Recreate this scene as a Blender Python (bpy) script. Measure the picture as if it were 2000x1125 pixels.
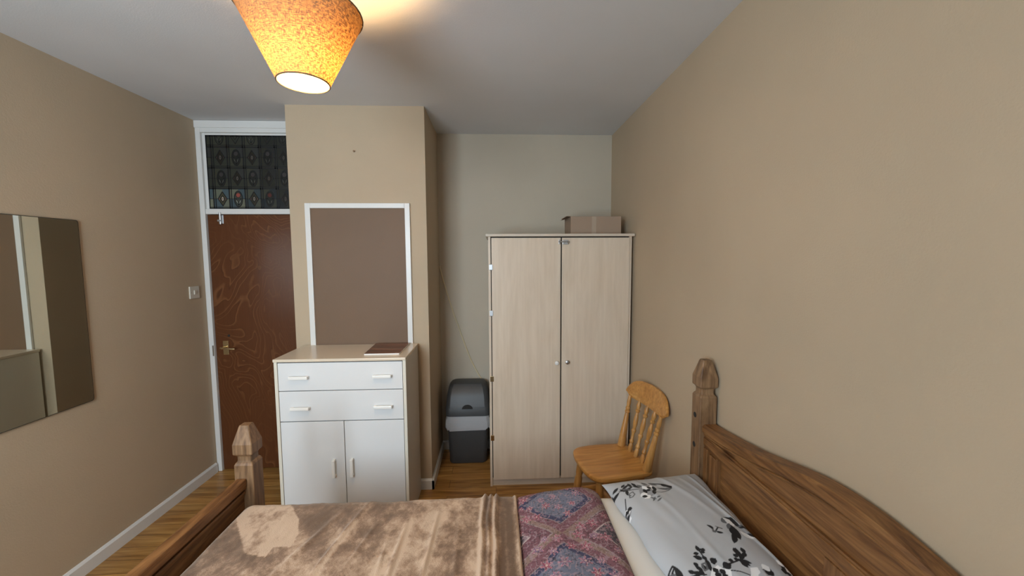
import bpy, bmesh, math, random
import numpy as np
from mathutils import Vector, Matrix, Euler
for o in list(bpy.data.objects): bpy.data.objects.remove(o, do_unlink=True)
random.seed(4); np.random.seed(4)
S = bpy.context.scene
COL = S.collection
PI = math.pi
# ------------------------------------------------------------ camera, world, light, exposure
XL, XR, H, YD, YB, YK, X1, X2, YR = -2.139, 0.971, 2.616, 2.997, 2.665, 3.235, -1.341, -0.4505, -0.75
PITCH, YAW, ROLL, FPX = 0.0795, 0.0453, -0.0052, 762.1
cam_data = bpy.data.cameras.new('camera'); cam = bpy.data.objects.new('camera', cam_data); COL.objects.link(cam)
cam_data.sensor_width = 36.0; cam_data.lens = FPX / 2000 * 36; cam_data.clip_start = 0.02
fw = Vector((math.sin(YAW)*math.cos(PITCH), math.cos(YAW)*math.cos(PITCH), -math.sin(PITCH)))
rt = Vector((math.cos(YAW), -math.sin(YAW), 0)); up = rt.cross(fw)
rt2 = math.cos(ROLL)*rt + math.sin(ROLL)*up; up2 = -math.sin(ROLL)*rt + math.cos(ROLL)*up
m = Matrix((rt2, up2, -fw)).transposed().to_4x4(); m.translation = Vector((0, 0, 1.63))
cam.matrix_world = m; S.camera = cam
S.view_settings.view_transform = 'Standard'; S.view_settings.look = 'None'
S.view_settings.gamma = 1.0; S.view_settings.use_curve_mapping = False
S.view_settings.exposure = 0.72
W = bpy.data.worlds.new('world'); S.world = W; W.use_nodes = True
W.node_tree.nodes['Background'].inputs[0].default_value = (0.62, 0.75, 1.0, 1); W.node_tree.nodes['Background'].inputs[1].default_value = 0.6
WX0, WX1, WZ0, WZ1 = -1.75, -0.60, 1.0, 2.35          # the window behind the camera
ld = bpy.data.lights.new('window_daylight', 'AREA'); ld.shape = 'RECTANGLE'; ld.size = WX1-WX0-0.04; ld.size_y = WZ1-WZ0-0.04
ld.energy = 62; ld.color = (0.75, 0.89, 1.0)
lo = bpy.data.objects.new('window_daylight', ld); COL.objects.link(lo)
lo.location = ((WX0+WX1)/2, YR-0.06, (WZ0+WZ1)/2); lo.rotation_euler = (PI/2, 0, 0)   # faces +Y, into the room
LAMP = (-0.608, 1.335); SH_Z0, SH_Z1, SH_R0, SH_R1 = 2.19, 2.412, 0.077, 0.185
BULB_STRENGTH = 360.0

# ------------------------------------------------------------ material helpers
def mat(name, col=(0.5, 0.5, 0.5), rough=0.6, metal=0.0, **kw):
    mt = bpy.data.materials.new(name); mt.use_nodes = True
    b = mt.node_tree.nodes['Principled BSDF']
    b.inputs['Base Color'].default_value = (*col, 1); b.inputs['Roughness'].default_value = rough; b.inputs['Metallic'].default_value = metal
    for k, v in kw.items(): b.inputs[k.replace('_', ' ')].default_value = v
    return mt
def nd(mt, typ, **kw):
    n = mt.node_tree.nodes.new(typ)
    for k, v in kw.items():
        if k.startswith('i_'): n.inputs[k[2:].replace('_', ' ')].default_value = v
        else: setattr(n, k, v)
    return n
def lk(mt, a, b): mt.node_tree.links.new(a, b)
def coords(mt, scale=(1, 1, 1), rot=(0, 0, 0), loc=(0, 0, 0)):
    tc = nd(mt, 'ShaderNodeTexCoord'); mp = nd(mt, 'ShaderNodeMapping')
    mp.inputs['Scale'].default_value = scale; mp.inputs['Rotation'].default_value = rot; mp.inputs['Location'].default_value = loc
    lk(mt, tc.outputs['Object'], mp.inputs['Vector']); return mp.outputs['Vector']
def ramp(mt, fac, stops):
    r = nd(mt, 'ShaderNodeValToRGB'); e = r.color_ramp.elements
    while len(e) < len(stops): e.new(0.5)
    for x, (p, c) in zip(e, stops): x.position = p; x.color = (*c, 1)
    lk(mt, fac, r.inputs['Fac']); return r.outputs['Color']
def bump(mt, hgt, strength=0.2, dist=0.002):
    b = nd(mt, 'ShaderNodeBump'); b.inputs['Strength'].default_value = strength; b.inputs['Distance'].default_value = dist
    lk(mt, hgt, b.inputs['Height']); lk(mt, b.outputs['Normal'], mt.node_tree.nodes['Principled BSDF'].inputs['Normal'])
def base(mt, c): lk(mt, c, mt.node_tree.nodes['Principled BSDF'].inputs['Base Color'])
def paint(name, c, rough=0.75, var=0.05, bscale=170, bs=0.35):
    mt = mat(name, c, rough)
    v = coords(mt)
    n = nd(mt, 'ShaderNodeTexNoise', i_Scale=1.6, i_Detail=4.0); lk(mt, v, n.inputs['Vector'])
    base(mt, ramp(mt, n.outputs['Fac'], [(0.3, tuple(x*(1-var) for x in c)), (0.7, tuple(min(1, x*(1+var)) for x in c))]))
    n2 = nd(mt, 'ShaderNodeTexNoise', i_Scale=bscale, i_Detail=2.0); lk(mt, v, n2.inputs['Vector'])
    bump(mt, n2.outputs['Fac'], bs, 0.0015); return mt
def wood(name, axis, dark, mid, light, rough=0.45, freq=1.0, stretch=9.0, knots=True, streak=0.5):
    mt = mat(name, mid, rough)
    sc = [14*freq]*3; sc[axis] = 14*freq/stretch
    v = coords(mt, tuple(sc))
    w = nd(mt, 'ShaderNodeTexNoise', i_Scale=0.6, i_Detail=2.0); lk(mt, v, w.inputs['Vector'])
    mx = nd(mt, 'ShaderNodeVectorMath', operation='MULTIPLY_ADD'); mx.inputs[1].default_value = (2.2, 2.2, 2.2)
    lk(mt, w.outputs['Color'], mx.inputs[0]); lk(mt, v, mx.inputs[2])
    n = nd(mt, 'ShaderNodeTexNoise', i_Scale=2.2, i_Detail=6.0, i_Roughness=0.62); lk(mt, mx.outputs[0], n.inputs['Vector'])
    c = ramp(mt, n.outputs['Fac'], [(0.33, dark), (0.5, mid), (0.68, light)])
    sc2 = [95*freq]*3; sc2[axis] = 3*freq
    v2 = coords(mt, tuple(sc2)); n2 = nd(mt, 'ShaderNodeTexNoise', i_Scale=1.0, i_Detail=3.0); lk(mt, v2, n2.inputs['Vector'])
    mm = nd(mt, 'ShaderNodeMix', data_type='RGBA', blend_type='MULTIPLY'); mm.inputs[0].default_value = streak
    lk(mt, c, mm.inputs[6]); lk(mt, ramp(mt, n2.outputs['Fac'], [(0.3, (0.55, 0.5, 0.45)), (0.62, (1, 1, 1))]), mm.inputs[7])
    out = mm.outputs[2]
    if knots:
        sk = [5.0]*3; sk[axis] = 2.6
        vk = coords(mt, tuple(sk), loc=(0.3, 0.7, 0.1)); vo = nd(mt, 'ShaderNodeTexVoronoi', i_Scale=1.0); lk(mt, vk, vo.inputs['Vector'])
        k = ramp(mt, vo.outputs['Distance'], [(0.05, (0.30, 0.22, 0.16)), (0.13, (1, 1, 1))])
        m2 = nd(mt, 'ShaderNodeMix', data_type='RGBA', blend_type='MULTIPLY'); m2.inputs[0].default_value = 0.8
        lk(mt, out, m2.inputs[6]); lk(mt, k, m2.inputs[7]); out = m2.outputs[2]
    base(mt, out); bump(mt, n2.outputs['Fac'], 0.12, 0.001); return mt

WALL = (0.480, 0.376, 0.258)
M = {}
M['wall'] = paint('beige_wall_paint', WALL)
M['wall_back'] = paint('alcove_wall_paint', (0.50, 0.44, 0.345))
M['ceiling'] = paint('ceiling_paint', (0.66, 0.665, 0.67), 0.85, 0.04, 180, 0.3)
M['white'] = paint('white_gloss_trim', (0.72, 0.71, 0.68), 0.35, 0.03, 60, 0.15)
M['chest_white'] = mat('white_melamine', (0.70, 0.705, 0.70), 0.38)
M['chest_edge'] = mat('cream_edge', (0.70, 0.66, 0.56), 0.4)
M['chest_top'] = paint('cream_laminate_top', (0.70, 0.60, 0.47), 0.25, 0.04, 40, 0.05)
M['chest_side'] = paint('greyish_white_side', (0.60, 0.56, 0.50), 0.45, 0.05, 80, 0.1)  # side panel a little darker than the white fronts
M['handle_white'] = mat('white_plastic_handle', (0.82, 0.81, 0.77), 0.3)
M['dark'] = mat('dark_gap', (0.02, 0.018, 0.016), 0.8)
M['board'] = paint('brown_board_paint', (0.165, 0.096, 0.052), 0.6, 0.07, 120, 0.2)
M['brass'] = mat('aged_brass', (0.72, 0.58, 0.34), 0.25, 1.0)
M['chrome'] = mat('bright_steel', (0.55, 0.56, 0.57), 0.38, 1.0)
M['plastic_cream'] = mat('cream_plastic', (0.66, 0.62, 0.53), 0.35)
M['bin'] = mat('dark_grey_plastic', (0.052, 0.054, 0.056), 0.5)
M['bin_flap'] = mat('grey_plastic_flap', (0.068, 0.070, 0.072), 0.45)
M['sheet'] = mat('white_cotton', (0.86, 0.86, 0.83), 0.85)
M['cable'] = mat('cream_cable', (0.66, 0.56, 0.36), 0.5)
M['mirror'] = mat('mirror_glass', (0.66, 0.68, 0.63), 0.015, 1.0)
M['mirror_edge'] = mat('dark_mirror_edge', (0.05, 0.045, 0.035), 0.4)
M['lead'] = mat('black_leading', (0.006, 0.006, 0.007), 0.45)
M['pine_z'] = wood('stained_pine_upright', 2, (0.115, 0.060, 0.028), (0.215, 0.120, 0.058), (0.31, 0.185, 0.095), freq=1.5)
M['pine_y'] = wood('stained_pine_rail', 1, (0.10, 0.038, 0.011), (0.205, 0.090, 0.028), (0.30, 0.145, 0.050), freq=1.7, stretch=12)
M['pine_zp'] = wood('stained_pine_panel', 2, (0.10, 0.038, 0.011), (0.195, 0.088, 0.030), (0.28, 0.138, 0.052), freq=1.7, stretch=12)
M['pine_x'] = wood('stained_pine_side', 0, (0.14, 0.075, 0.035), (0.26, 0.15, 0.07), (0.38, 0.23, 0.12))
M['chair'] = wood('honey_pine', 0, (0.46, 0.20, 0.045), (0.58, 0.27, 0.065), (0.66, 0.34, 0.10), 0.32, 0.7, 8, False)
M['chair_z'] = wood('honey_pine_turned', 2, (0.44, 0.20, 0.05), (0.56, 0.28, 0.08), (0.66, 0.36, 0.12), 0.32, 0.8, 8, False)
M['birch'] = wood('pale_birch_veneer', 2, (0.65, 0.535, 0.41), (0.685, 0.57, 0.445), (0.715, 0.605, 0.48), 0.38, 0.5, 7, False, 0.16)
M['birch_x'] = wood('pale_birch_trim', 0, (0.60, 0.51, 0.41), (0.65, 0.56, 0.455), (0.69, 0.60, 0.50), 0.38, 0.5, 7, False, 0.15)
M['card'] = paint('cardboard', (0.33, 0.235, 0.165), 0.8, 0.05, 90, 0.1)
M['tape'] = mat('parcel_tape', (0.40, 0.31, 0.23), 0.35)
M['paper'] = mat('paper_edge', (0.75, 0.73, 0.70), 0.6)

def door_mat():
    mt = mat('dark_plywood_door', (0.12, 0.045, 0.018), 0.4, Specular_IOR_Level=0.3)
    v = coords(mt, (2.6, 2.6, 1.9), loc=(3.3, 0, 0.4))
    n = nd(mt, 'ShaderNodeTexNoise', i_Scale=1.0, i_Detail=2.5, i_Roughness=0.42, i_Distortion=0.9); lk(mt, v, n.inputs['Vector'])
    ml = nd(mt, 'ShaderNodeMath', operation='MULTIPLY'); ml.inputs[1].default_value = 19.0; lk(mt, n.outputs['Fac'], ml.inputs[0])
    fr = nd(mt, 'ShaderNodeMath', operation='FRACT'); lk(mt, ml.outputs[0], fr.inputs[0])
    c = ramp(mt, fr.outputs[0], [(0.0, (0.105, 0.034, 0.010)), (0.62, (0.108, 0.035, 0.0105)), (0.88, (0.175, 0.068, 0.024)), (0.96, (0.085, 0.027, 0.008))])
    nb = nd(mt, 'ShaderNodeTexNoise', i_Scale=1.3, i_Detail=1.0); lk(mt, coords(mt, (1.6, 1.6, 1.2), loc=(1, 0, 5)), nb.inputs['Vector'])
    fade_ = nd(mt, 'ShaderNodeMix', data_type='RGBA'); lk(mt, ramp(mt, nb.outputs['Fac'], [(0.40, (0.15, 0.15, 0.15)), (0.60, (1, 1, 1))]), fade_.inputs[0]); fade_.inputs[6].default_value = (0.107, 0.035, 0.0105, 1); lk(mt, c, fade_.inputs[7])
    v2 = coords(mt, (160, 160, 5)); n2 = nd(mt, 'ShaderNodeTexNoise', i_Scale=1.0, i_Detail=3.0); lk(mt, v2, n2.inputs['Vector'])
    mm = nd(mt, 'ShaderNodeMix', data_type='RGBA', blend_type='MULTIPLY'); mm.inputs[0].default_value = 0.4
    lk(mt, fade_.outputs[2], mm.inputs[6]); lk(mt, ramp(mt, n2.outputs['Fac'], [(0.3, (0.7, 0.7, 0.7)), (0.65, (1, 1, 1))]), mm.inputs[7]); base(mt, mm.outputs[2]); return mt
M['door'] = door_mat()

def floor_mat():
    mt = mat('oak_laminate', (0.3, 0.17, 0.07), 0.3)
    v = coords(mt)
    br = nd(mt, 'ShaderNodeTexBrick', i_Scale=1.0, offset=0.37)
    br.inputs['Color1'].default_value = (0.0, 0, 0, 1); br.inputs['Color2'].default_value = (1, 1, 1, 1); br.inputs['Mortar'].default_value = (0.5, 0.5, 0.5, 1)
    br.inputs['Mortar Size'].default_value = 0.0012; br.inputs['Brick Width'].default_value = 0.9; br.inputs['Row Height'].default_value = 0.095; br.inputs['Mortar Smooth'].default_value = 0.1
    lk(mt, v, br.inputs['Vector'])
    v2 = coords(mt, (2.2, 26, 1)); sm = nd(mt, 'ShaderNodeVectorMath', operation='MULTIPLY_ADD'); sm.inputs[1].default_value = (4, 9, 3)
    lk(mt, br.outputs['Color'], sm.inputs[0]); lk(mt, v2, sm.inputs[2])
    n = nd(mt, 'ShaderNodeTexNoise', i_Scale=1.3, i_Detail=6.0, i_Distortion=0.6); lk(mt, sm.outputs[0], n.inputs['Vector'])
    g = ramp(mt, n.outputs['Fac'], [(0.28, (0.20, 0.088, 0.020)), (0.5, (0.36, 0.185, 0.052)), (0.72, (0.52, 0.31, 0.105))])
    mm = nd(mt, 'ShaderNodeMix', data_type='RGBA', blend_type='MULTIPLY'); mm.inputs[0].default_value = 1.0
    lk(mt, g, mm.inputs[6]); lk(mt, ramp(mt, br.outputs['Color'], [(0.0, (0.82, 0.80, 0.78)), (1.0, (1.12, 1.1, 1.05))]), mm.inputs[7])
    m3 = nd(mt, 'ShaderNodeMix', data_type='RGBA'); lk(mt, br.outputs['Fac'], m3.inputs[0]); lk(mt, mm.outputs[2], m3.inputs[6]); m3.inputs[7].default_value = (0.06, 0.03, 0.012, 1)
    base(mt, m3.outputs[2]); return mt
M['floor'] = floor_mat()

def shade_mat():
    mt = bpy.data.materials.new('burlap_shade'); mt.use_nodes = True
    nt = mt.node_tree; nt.nodes.remove(nt.nodes['Principled BSDF']); out = nt.nodes['Material Output']
    tc = nd(mt, 'ShaderNodeUVMap')
    def st(sx, sy):
        mp = nd(mt, 'ShaderNodeMapping'); mp.inputs['Scale'].default_value = (sx, sy, 1); lk(mt, tc.outputs['UV'], mp.inputs['Vector'])
        n = nd(mt, 'ShaderNodeTexNoise', i_Scale=1.0, i_Detail=2.0, i_Roughness=0.7); lk(mt, mp.outputs[0], n.inputs['Vector']); return n.outputs['Fac']
    a = ramp(mt, st(60, 330), [(0.40, (0.22, 0.15, 0.09)), (0.56, (1, 1, 1))]); b = ramp(mt, st(300, 70), [(0.38, (0.30, 0.21, 0.13)), (0.55, (1, 1, 1))])
    mm = nd(mt, 'ShaderNodeMix', data_type='RGBA', blend_type='MULTIPLY'); mm.inputs[0].default_value = 1.0; lk(mt, a, mm.inputs[6]); lk(mt, b, mm.inputs[7])
    m2 = nd(mt, 'ShaderNodeMix', data_type='RGBA', blend_type='MULTIPLY'); m2.inputs[0].default_value = 1.0; m2.inputs[7].default_value = (0.80, 0.40, 0.12, 1); lk(mt, mm.outputs[2], m2.inputs[6])
    tr = nd(mt, 'ShaderNodeBsdfTranslucent'); df = nd(mt, 'ShaderNodeBsdfDiffuse'); mix = nd(mt, 'ShaderNodeMixShader'); mix.inputs[0].default_value = 0.80
    sc = nd(mt, 'ShaderNodeMix', data_type='RGBA', blend_type='MULTIPLY'); sc.inputs[0].default_value = 1.0; sc.inputs[7].default_value = (0.135, 0.135, 0.135, 1); lk(mt, m2.outputs[2], sc.inputs[6])
    lk(mt, sc.outputs[2], tr.inputs['Color']); df.inputs['Color'].default_value = (0.62, 0.45, 0.26, 1)
    lk(mt, tr.outputs[0], mix.inputs[1]); lk(mt, df.outputs[0], mix.inputs[2]); mix.inputs[0].default_value = 0.3
    lk(mt, mix.outputs[0], out.inputs['Surface']); return mt
M['shade'] = shade_mat()
M['shade_trim'] = mat('dark_shade_trim', (0.10, 0.07, 0.04), 0.7)
def bulb_mat():
    mt = mat('glowing_bulb', (1, 0.9, 0.7)); b = mt.node_tree.nodes['Principled BSDF']
    b.inputs['Emission Color'].default_value = (1.0, 0.63, 0.29, 1); b.inputs['Emission Strength'].default_value = BULB_STRENGTH; return mt
M['bulb'] = bulb_mat()

def blanket_mat():
    mt = mat('brown_plush', (0.3, 0.2, 0.12), 0.9); b = mt.node_tree.nodes['Principled BSDF']
    b.inputs['Sheen Weight'].default_value = 0.5; b.inputs['Sheen Roughness'].default_value = 0.4; b.inputs['Sheen Tint'].default_value = (1, 0.85, 0.7, 1)
    v = coords(mt, (1, 0.8, 1), (0, 0, 0.5))
    n = nd(mt, 'ShaderNodeTexNoise', i_Scale=7.0, i_Detail=9.0, i_Roughness=0.74, i_Distortion=0.12); lk(mt, v, n.inputs['Vector'])
    at = nd(mt, 'ShaderNodeAttribute', attribute_name='tone_shift')
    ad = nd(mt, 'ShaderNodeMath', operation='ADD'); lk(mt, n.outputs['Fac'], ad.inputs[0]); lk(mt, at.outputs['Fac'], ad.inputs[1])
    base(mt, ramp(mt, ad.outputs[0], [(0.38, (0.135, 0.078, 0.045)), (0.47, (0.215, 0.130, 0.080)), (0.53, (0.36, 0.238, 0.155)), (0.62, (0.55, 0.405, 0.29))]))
    v3 = coords(mt); n3 = nd(mt, 'ShaderNodeTexNoise', i_Scale=330.0, i_Detail=2.0); lk(mt, v3, n3.inputs['Vector']); bump(mt, n3.outputs['Fac'], 0.5, 0.003)
    return mt
M['blanket'] = blanket_mat()
def vc_mat(name, rough, bscale=400, **kw):
    mt = mat(name, (1, 1, 1), rough, **kw); at = nd(mt, 'ShaderNodeAttribute', attribute_name='print'); base(mt, at.outputs['Color'])
    v = coords(mt); n = nd(mt, 'ShaderNodeTexNoise', i_Scale=bscale, i_Detail=2.0); lk(mt, v, n.inputs['Vector']); bump(mt, n.outputs['Fac'], 0.15, 0.001); return mt
M['duvet'] = vc_mat('patterned_cotton', 0.85, 300)
M['pillow'] = vc_mat('satin_pillowcase', 0.6, 500, Specular_IOR_Level=0.3)
def liner_mat():
    mt = mat('bin_liner_plastic', (0.62, 0.63, 0.65), 0.3); b = mt.node_tree.nodes['Principled BSDF']; b.inputs['Alpha'].default_value = 0.62; return mt
M['liner'] = liner_mat()
def glass_mat():
    mt = bpy.data.materials.new('window_glass'); mt.use_nodes = True; nt = mt.node_tree; nt.nodes.remove(nt.nodes['Principled BSDF'])
    t = nd(mt, 'ShaderNodeBsdfTransparent'); g = nd(mt, 'ShaderNodeBsdfGlossy', i_Roughness=0.02); mx = nd(mt, 'ShaderNodeMixShader'); mx.inputs[0].default_value = 0.06
    lk(mt, t.outputs[0], mx.inputs[1]); lk(mt, g.outputs[0], mx.inputs[2]); lk(mt, mx.outputs[0], nt.nodes['Material Output'].inputs['Surface']); return mt
M['glass'] = glass_mat()

# ------------------------------------------------------------ mesh helpers
class MB:
    def __init__(self): self.v = []; self.f = []; self.mi = []; self.sm = []
    def add(self, vs, fs, mi=0, smooth=False):
        n = len(self.v); self.v += [tuple(p) for p in vs]; self.f += [tuple(i+n for i in f) for f in fs]; self.mi += [mi]*len(fs); self.sm += [smooth]*len(fs); return self
    def box(self, x0, x1, y0, y1, z0, z1, b=0.0, mi=0, T=None):
        bm = bmesh.new(); bmesh.ops.create_cube(bm, size=1.0)
        for v in bm.verts: v.co = Vector(((x0+x1)/2+v.co.x*(x1-x0), (y0+y1)/2+v.co.y*(y1-y0), (z0+z1)/2+v.co.z*(z1-z0)))
        if b > 0: bmesh.ops.bevel(bm, geom=list(bm.edges), offset=b, segments=2, affect='EDGES', profile=0.6)
        return self.bm(bm, mi, T)
    def bm(self, bm, mi=0, T=None, smooth=False):
        bm.verts.ensure_lookup_table()
        for i, v in enumerate(bm.verts): v.index = i
        vs = [(T @ v.co if T else v.co)[:] for v in bm.verts]; fs = [[v.index for v in f.verts] for f in bm.faces]; bm.free()
        return self.add(vs, fs, mi, smooth)
    def prism(self, pts, axis, a, b, bev=0.0, mi=0, T=None, seg=2):
        # pts: 2D polygon in the two other axes (x,y / y,z / x,z order), extruded from a to b along axis
        bm = bmesh.new()
        def p3(p, t): return {0: (t, p[0], p[1]), 1: (p[0], t, p[1]), 2: (p[0], p[1], t)}[axis]
        lo_ = [bm.verts.new(p3(p, a)) for p in pts]; hi = [bm.verts.new(p3(p, b)) for p in pts]; n = len(pts)
        bm.faces.new(lo_); bm.faces.new(hi[::-1])
        for i in range(n): bm.faces.new((lo_[i], hi[i], hi[(i+1) % n], lo_[(i+1) % n]))
        bmesh.ops.recalc_face_normals(bm, faces=bm.faces)
        if bev > 0:
            ed = [e for e in bm.edges if (e.verts[0] in lo_) == (e.verts[1] in lo_)]
            bmesh.ops.bevel(bm, geom=ed, offset=bev, segments=seg, affect='EDGES', profile=0.6)
        return self.bm(bm, mi, T)
    def lathe(self, prof, p0, p1, n=20, mi=0, caps=True, sq=(1, 1)):
        # prof: list of (t along p0->p1 in metres or 0..1 if <=1, radius)
        p0 = Vector(p0); p1 = Vector(p1); d = p1-p0; L = d.length; d.normalize()
        a = d.orthogonal().normalized() if abs(d.z) < 0.99 else Vector((1, 0, 0)); a = (a - d*a.dot(d)).normalized(); b = d.cross(a)
        vs = []; fs = []
        for t, r in prof:
            for k in range(n):
                th = 2*PI*k/n; vs.append(p0+d*(t*L)+a*(r*math.cos(th)*sq[0])+b*(r*math.sin(th)*sq[1]))
        for i in range(len(prof)-1):
            for k in range(n): fs.append((i*n+k, i*n+(k+1) % n, (i+1)*n+(k+1) % n, (i+1)*n+k))
        if caps: fs.append(tuple(range(n))[::-1]); fs.append(tuple((len(prof)-1)*n+k for k in range(n)))
        return self.add(vs, fs, mi, True)
    def tube(self, pts, r, n=8, mi=0, closed=False):
        pts = [Vector(p) for p in pts]; N = len(pts); vs = []; fs = []; prev = None
        for i, p in enumerate(pts):
            t = (pts[(i+1) % N]-pts[i-1]) if closed else (pts[min(i+1, N-1)]-pts[max(i-1, 0)]); t.normalize()
            a = (prev - t*prev.dot(t)) if prev else t.orthogonal()
            if a.length < 1e-5: a = t.orthogonal()
            a.normalize(); prev = a; b = t.cross(a)
            for k in range(n): th = 2*PI*k/n; vs.append(p+a*(r*math.cos(th))+b*(r*math.sin(th)))
        for i in range(N if closed else N-1):
            j = (i+1) % N
            for k in range(n): fs.append((i*n+k, i*n+(k+1) % n, j*n+(k+1) % n, j*n+k))
        if not closed: fs.append(tuple(range(n))[::-1]); fs.append(tuple((N-1)*n+k for k in range(n)))
        return self.add(vs, fs, mi, True)
    def loft(self, rings, mi=0, caps=True, smooth=True):
        n = len(rings[0]); vs = [p for r in rings for p in r]; fs = []
        for i in range(len(rings)-1):
            for k in range(n): fs.append((i*n+k, i*n+(k+1) % n, (i+1)*n+(k+1) % n, (i+1)*n+k))
        if caps: fs.append(tuple(range(n))[::-1]); fs.append(tuple((len(rings)-1)*n+k for k in range(n)))
        return self.add(vs, fs, mi, smooth)
    def build(self, name, mats, parent=None, kind=None, sharp=True, local=False):
        off = Vector(parent.location) if (parent is not None and not local) else Vector((0, 0, 0))
        me = bpy.data.meshes.new(name); me.from_pydata([(x-off.x, y-off.y, z-off.z) for x, y, z in self.v], [], self.f)
        for mm_ in (mats if isinstance(mats, (list, tuple)) else [mats]): me.materials.append(mm_)
        me.polygons.foreach_set('material_index', self.mi); me.polygons.foreach_set('use_smooth', self.sm); me.update()
        bm = bmesh.new(); bm.from_mesh(me); bmesh.ops.recalc_face_normals(bm, faces=bm.faces)
        for e in bm.edges:
            if len(e.link_faces) == 2 and e.calc_face_angle(0) > math.radians(42): e.smooth = False
        bm.to_mesh(me); bm.free()
        o = bpy.data.objects.new(name, me); COL.objects.link(o)
        if parent is not None: o.parent = parent
        if kind: o['kind'] = kind
        return o
def thing(name, label, cat, loc=(0, 0, 0), rz=0.0, group=None):
    o = bpy.data.objects.new(name, None); COL.objects.link(o); o.location = loc; o.rotation_euler = (0, 0, rz); o.empty_display_size = 0.05
    return tag(o, label, cat, group)
def tag(o, label, cat, group=None):
    o['label'] = label; o['category'] = cat
    if group: o['group'] = group
    return o
def recenter(o, loc):
    d = Vector(loc); o.data.transform(Matrix.Translation(-d)); o.location = d; return o
def B(name, args, mt, parent=None, kind=None): return MB().box(*args).build(name, mt, parent, kind)
def rr(cx, cy, hx, hy, r, z, n=6):
    out = []
    for (sx, sy, a0) in ((1, 1, 0), (-1, 1, 90), (-1, -1, 180), (1, -1, 270)):
        for k in range(n+1):
            a = math.radians(a0+90*k/n); out.append((cx+sx*(hx-r)+r*math.cos(a), cy+sy*(hy-r)+r*math.sin(a), z))
    return out
def arc_eval(xs, ys, t): return float(np.interp(t, xs, ys))

# ------------------------------------------------------------ room
T_ = 0.12
B('floor', (XL-T_, XR+T_, YR-T_, YK+T_, -0.1, 0.0), M['floor'], kind='structure')
B('ceiling', (XL-T_, XR+T_, YR-T_, YK+T_, H, H+0.1), M['ceiling'], kind='structure')
B('wall_left', (XL-T_, XL, YR-T_, YD+0.05, 0, H), M['wall'], kind='structure')
B('wall_right', (XR, XR+T_, YR-T_, YK+T_, 0, H), M['wall'], kind='structure')
B('wall_back', (X2-0.02, XR, YK, YK+T_, 0, H), M['wall_back'], kind='structure')
# projecting chimney-breast-like wall; its left flank runs back to the doorway
MB().box(X1, X2, YB, YK+T_, 0, H).build('wall_centre', M['wall'], kind='structure')
# rear wall with the window opening
MB().box(XL, WX0, YR-T_, YR, 0, H).box(WX1, XR, YR-T_, YR, 0, H).box(WX0, WX1, YR-T_, YR, 0, WZ0).box(WX0, WX1, YR-T_, YR, WZ1, H).build('wall_rear', M['wall'], kind='structure')
w = MB(); e = 0.05
w.box(WX0, WX0+e, YR-0.05, YR-0.0, WZ0, WZ1).box(WX1-e, WX1, YR-0.05, YR, WZ0, WZ1).box(WX0, WX1, YR-0.05, YR, WZ0, WZ0+e).box(WX0, WX1, YR-0.05, YR, WZ1-e, WZ1)
w.box((WX0+WX1)/2-0.02, (WX0+WX1)/2+0.02, YR-0.05, YR, WZ0, WZ1)
wf = w.build('window_1', M['white'], kind='structure')
MB().box(WX0+e, (WX0+WX1)/2-0.02, YR-0.03, YR-0.026, WZ0+e, WZ1-e).build('window_pane', M['glass'], wf)
MB().box((WX0+WX1)/2+0.02, WX1-e, YR-0.03, YR-0.026, WZ0+e, WZ1-e).build('window_pane', M['glass'], wf)
MB().box(WX0-0.04, WX1+0.04, YR-0.0, YR+0.08, WZ0-0.03, WZ0, 0.005).build('window_sill', M['white'], wf)
# skirting boards
def skirt(name, poly_axis, a, b, at, side, z=0.075, t=0.014):
    # profile across thickness: chamfered top; side = +1 protrudes towards +, -1 towards -
    p = [(at, 0), (at+side*t, 0), (at+side*t, z-0.012), (at+side*t*0.35, z), (at, z)]
    return MB().prism(p, poly_axis, a, b).build(name, M['white'], kind='structure')
skirt('baseboard_left', 1, YR, YD-0.03, XL, 1)
skirt('baseboard_right', 1, YR, YK, XR, -1)
skirt('baseboard_back', 0, X2, XR, YK, -1)
skirt('baseboard_alcove', 1, YB-0.014, YK-0.014, X2, 1)
skirt('baseboard_centre', 0, X1, X2+0.014, YB, -1)
# ------------------------------------------------------------ doorway: frame, transom light, door
FX0, FX1, DX0, DX1 = XL+0.001, X1-0.001, -2.103, -1.385
tf = MB()
tf.box(FX0, DX0, YD-0.018, YD+0.05, 0, H-0.001, 0.003).box(DX1, FX1, YD-0.018, YD+0.05, 0, H-0.001, 0.003)
tf.box(DX0, DX1, YD-0.018, YD+0.05, 2.535, H-0.001, 0.003)
tf.box(FX0+0.0, FX1, YD-0.026, YD-0.016, 2.565, H-0.001, 0.003)
tf.box(DX0, DX1, YD-0.012, YD+0.05, 1.953, 1.992, 0.004)
tf.build('trim_1', M['white'], kind='structure')
bd = MB(); bd.box(DX0, DX0+0.022, YD, YD+0.04, 1.992, 2.535, 0.003).box(DX1-0.022, DX1, YD, YD+0.04, 1.992, 2.535, 0.003).box(DX0+0.022, DX1-0.022, YD, YD+0.04, 2.520, 2.535, 0.003)
bd.build('trim_2', M['white'], kind='structure')
door = MB().box(DX0+0.003, DX1-0.003, YD, YD+0.04, 0.006, 1.95, 0.002).build('door_1', M['door'], kind='structure')
B('wall_hall', (XL-T_, X1, YD+0.051, YD+0.12, 0, H), M['dark'], kind='structure')
hp = MB().box(-2.045, -2.006, YD-0.006, YD, 0.905, 1.012, 0.002).build('handle_plate', M['brass'], door)
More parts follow.
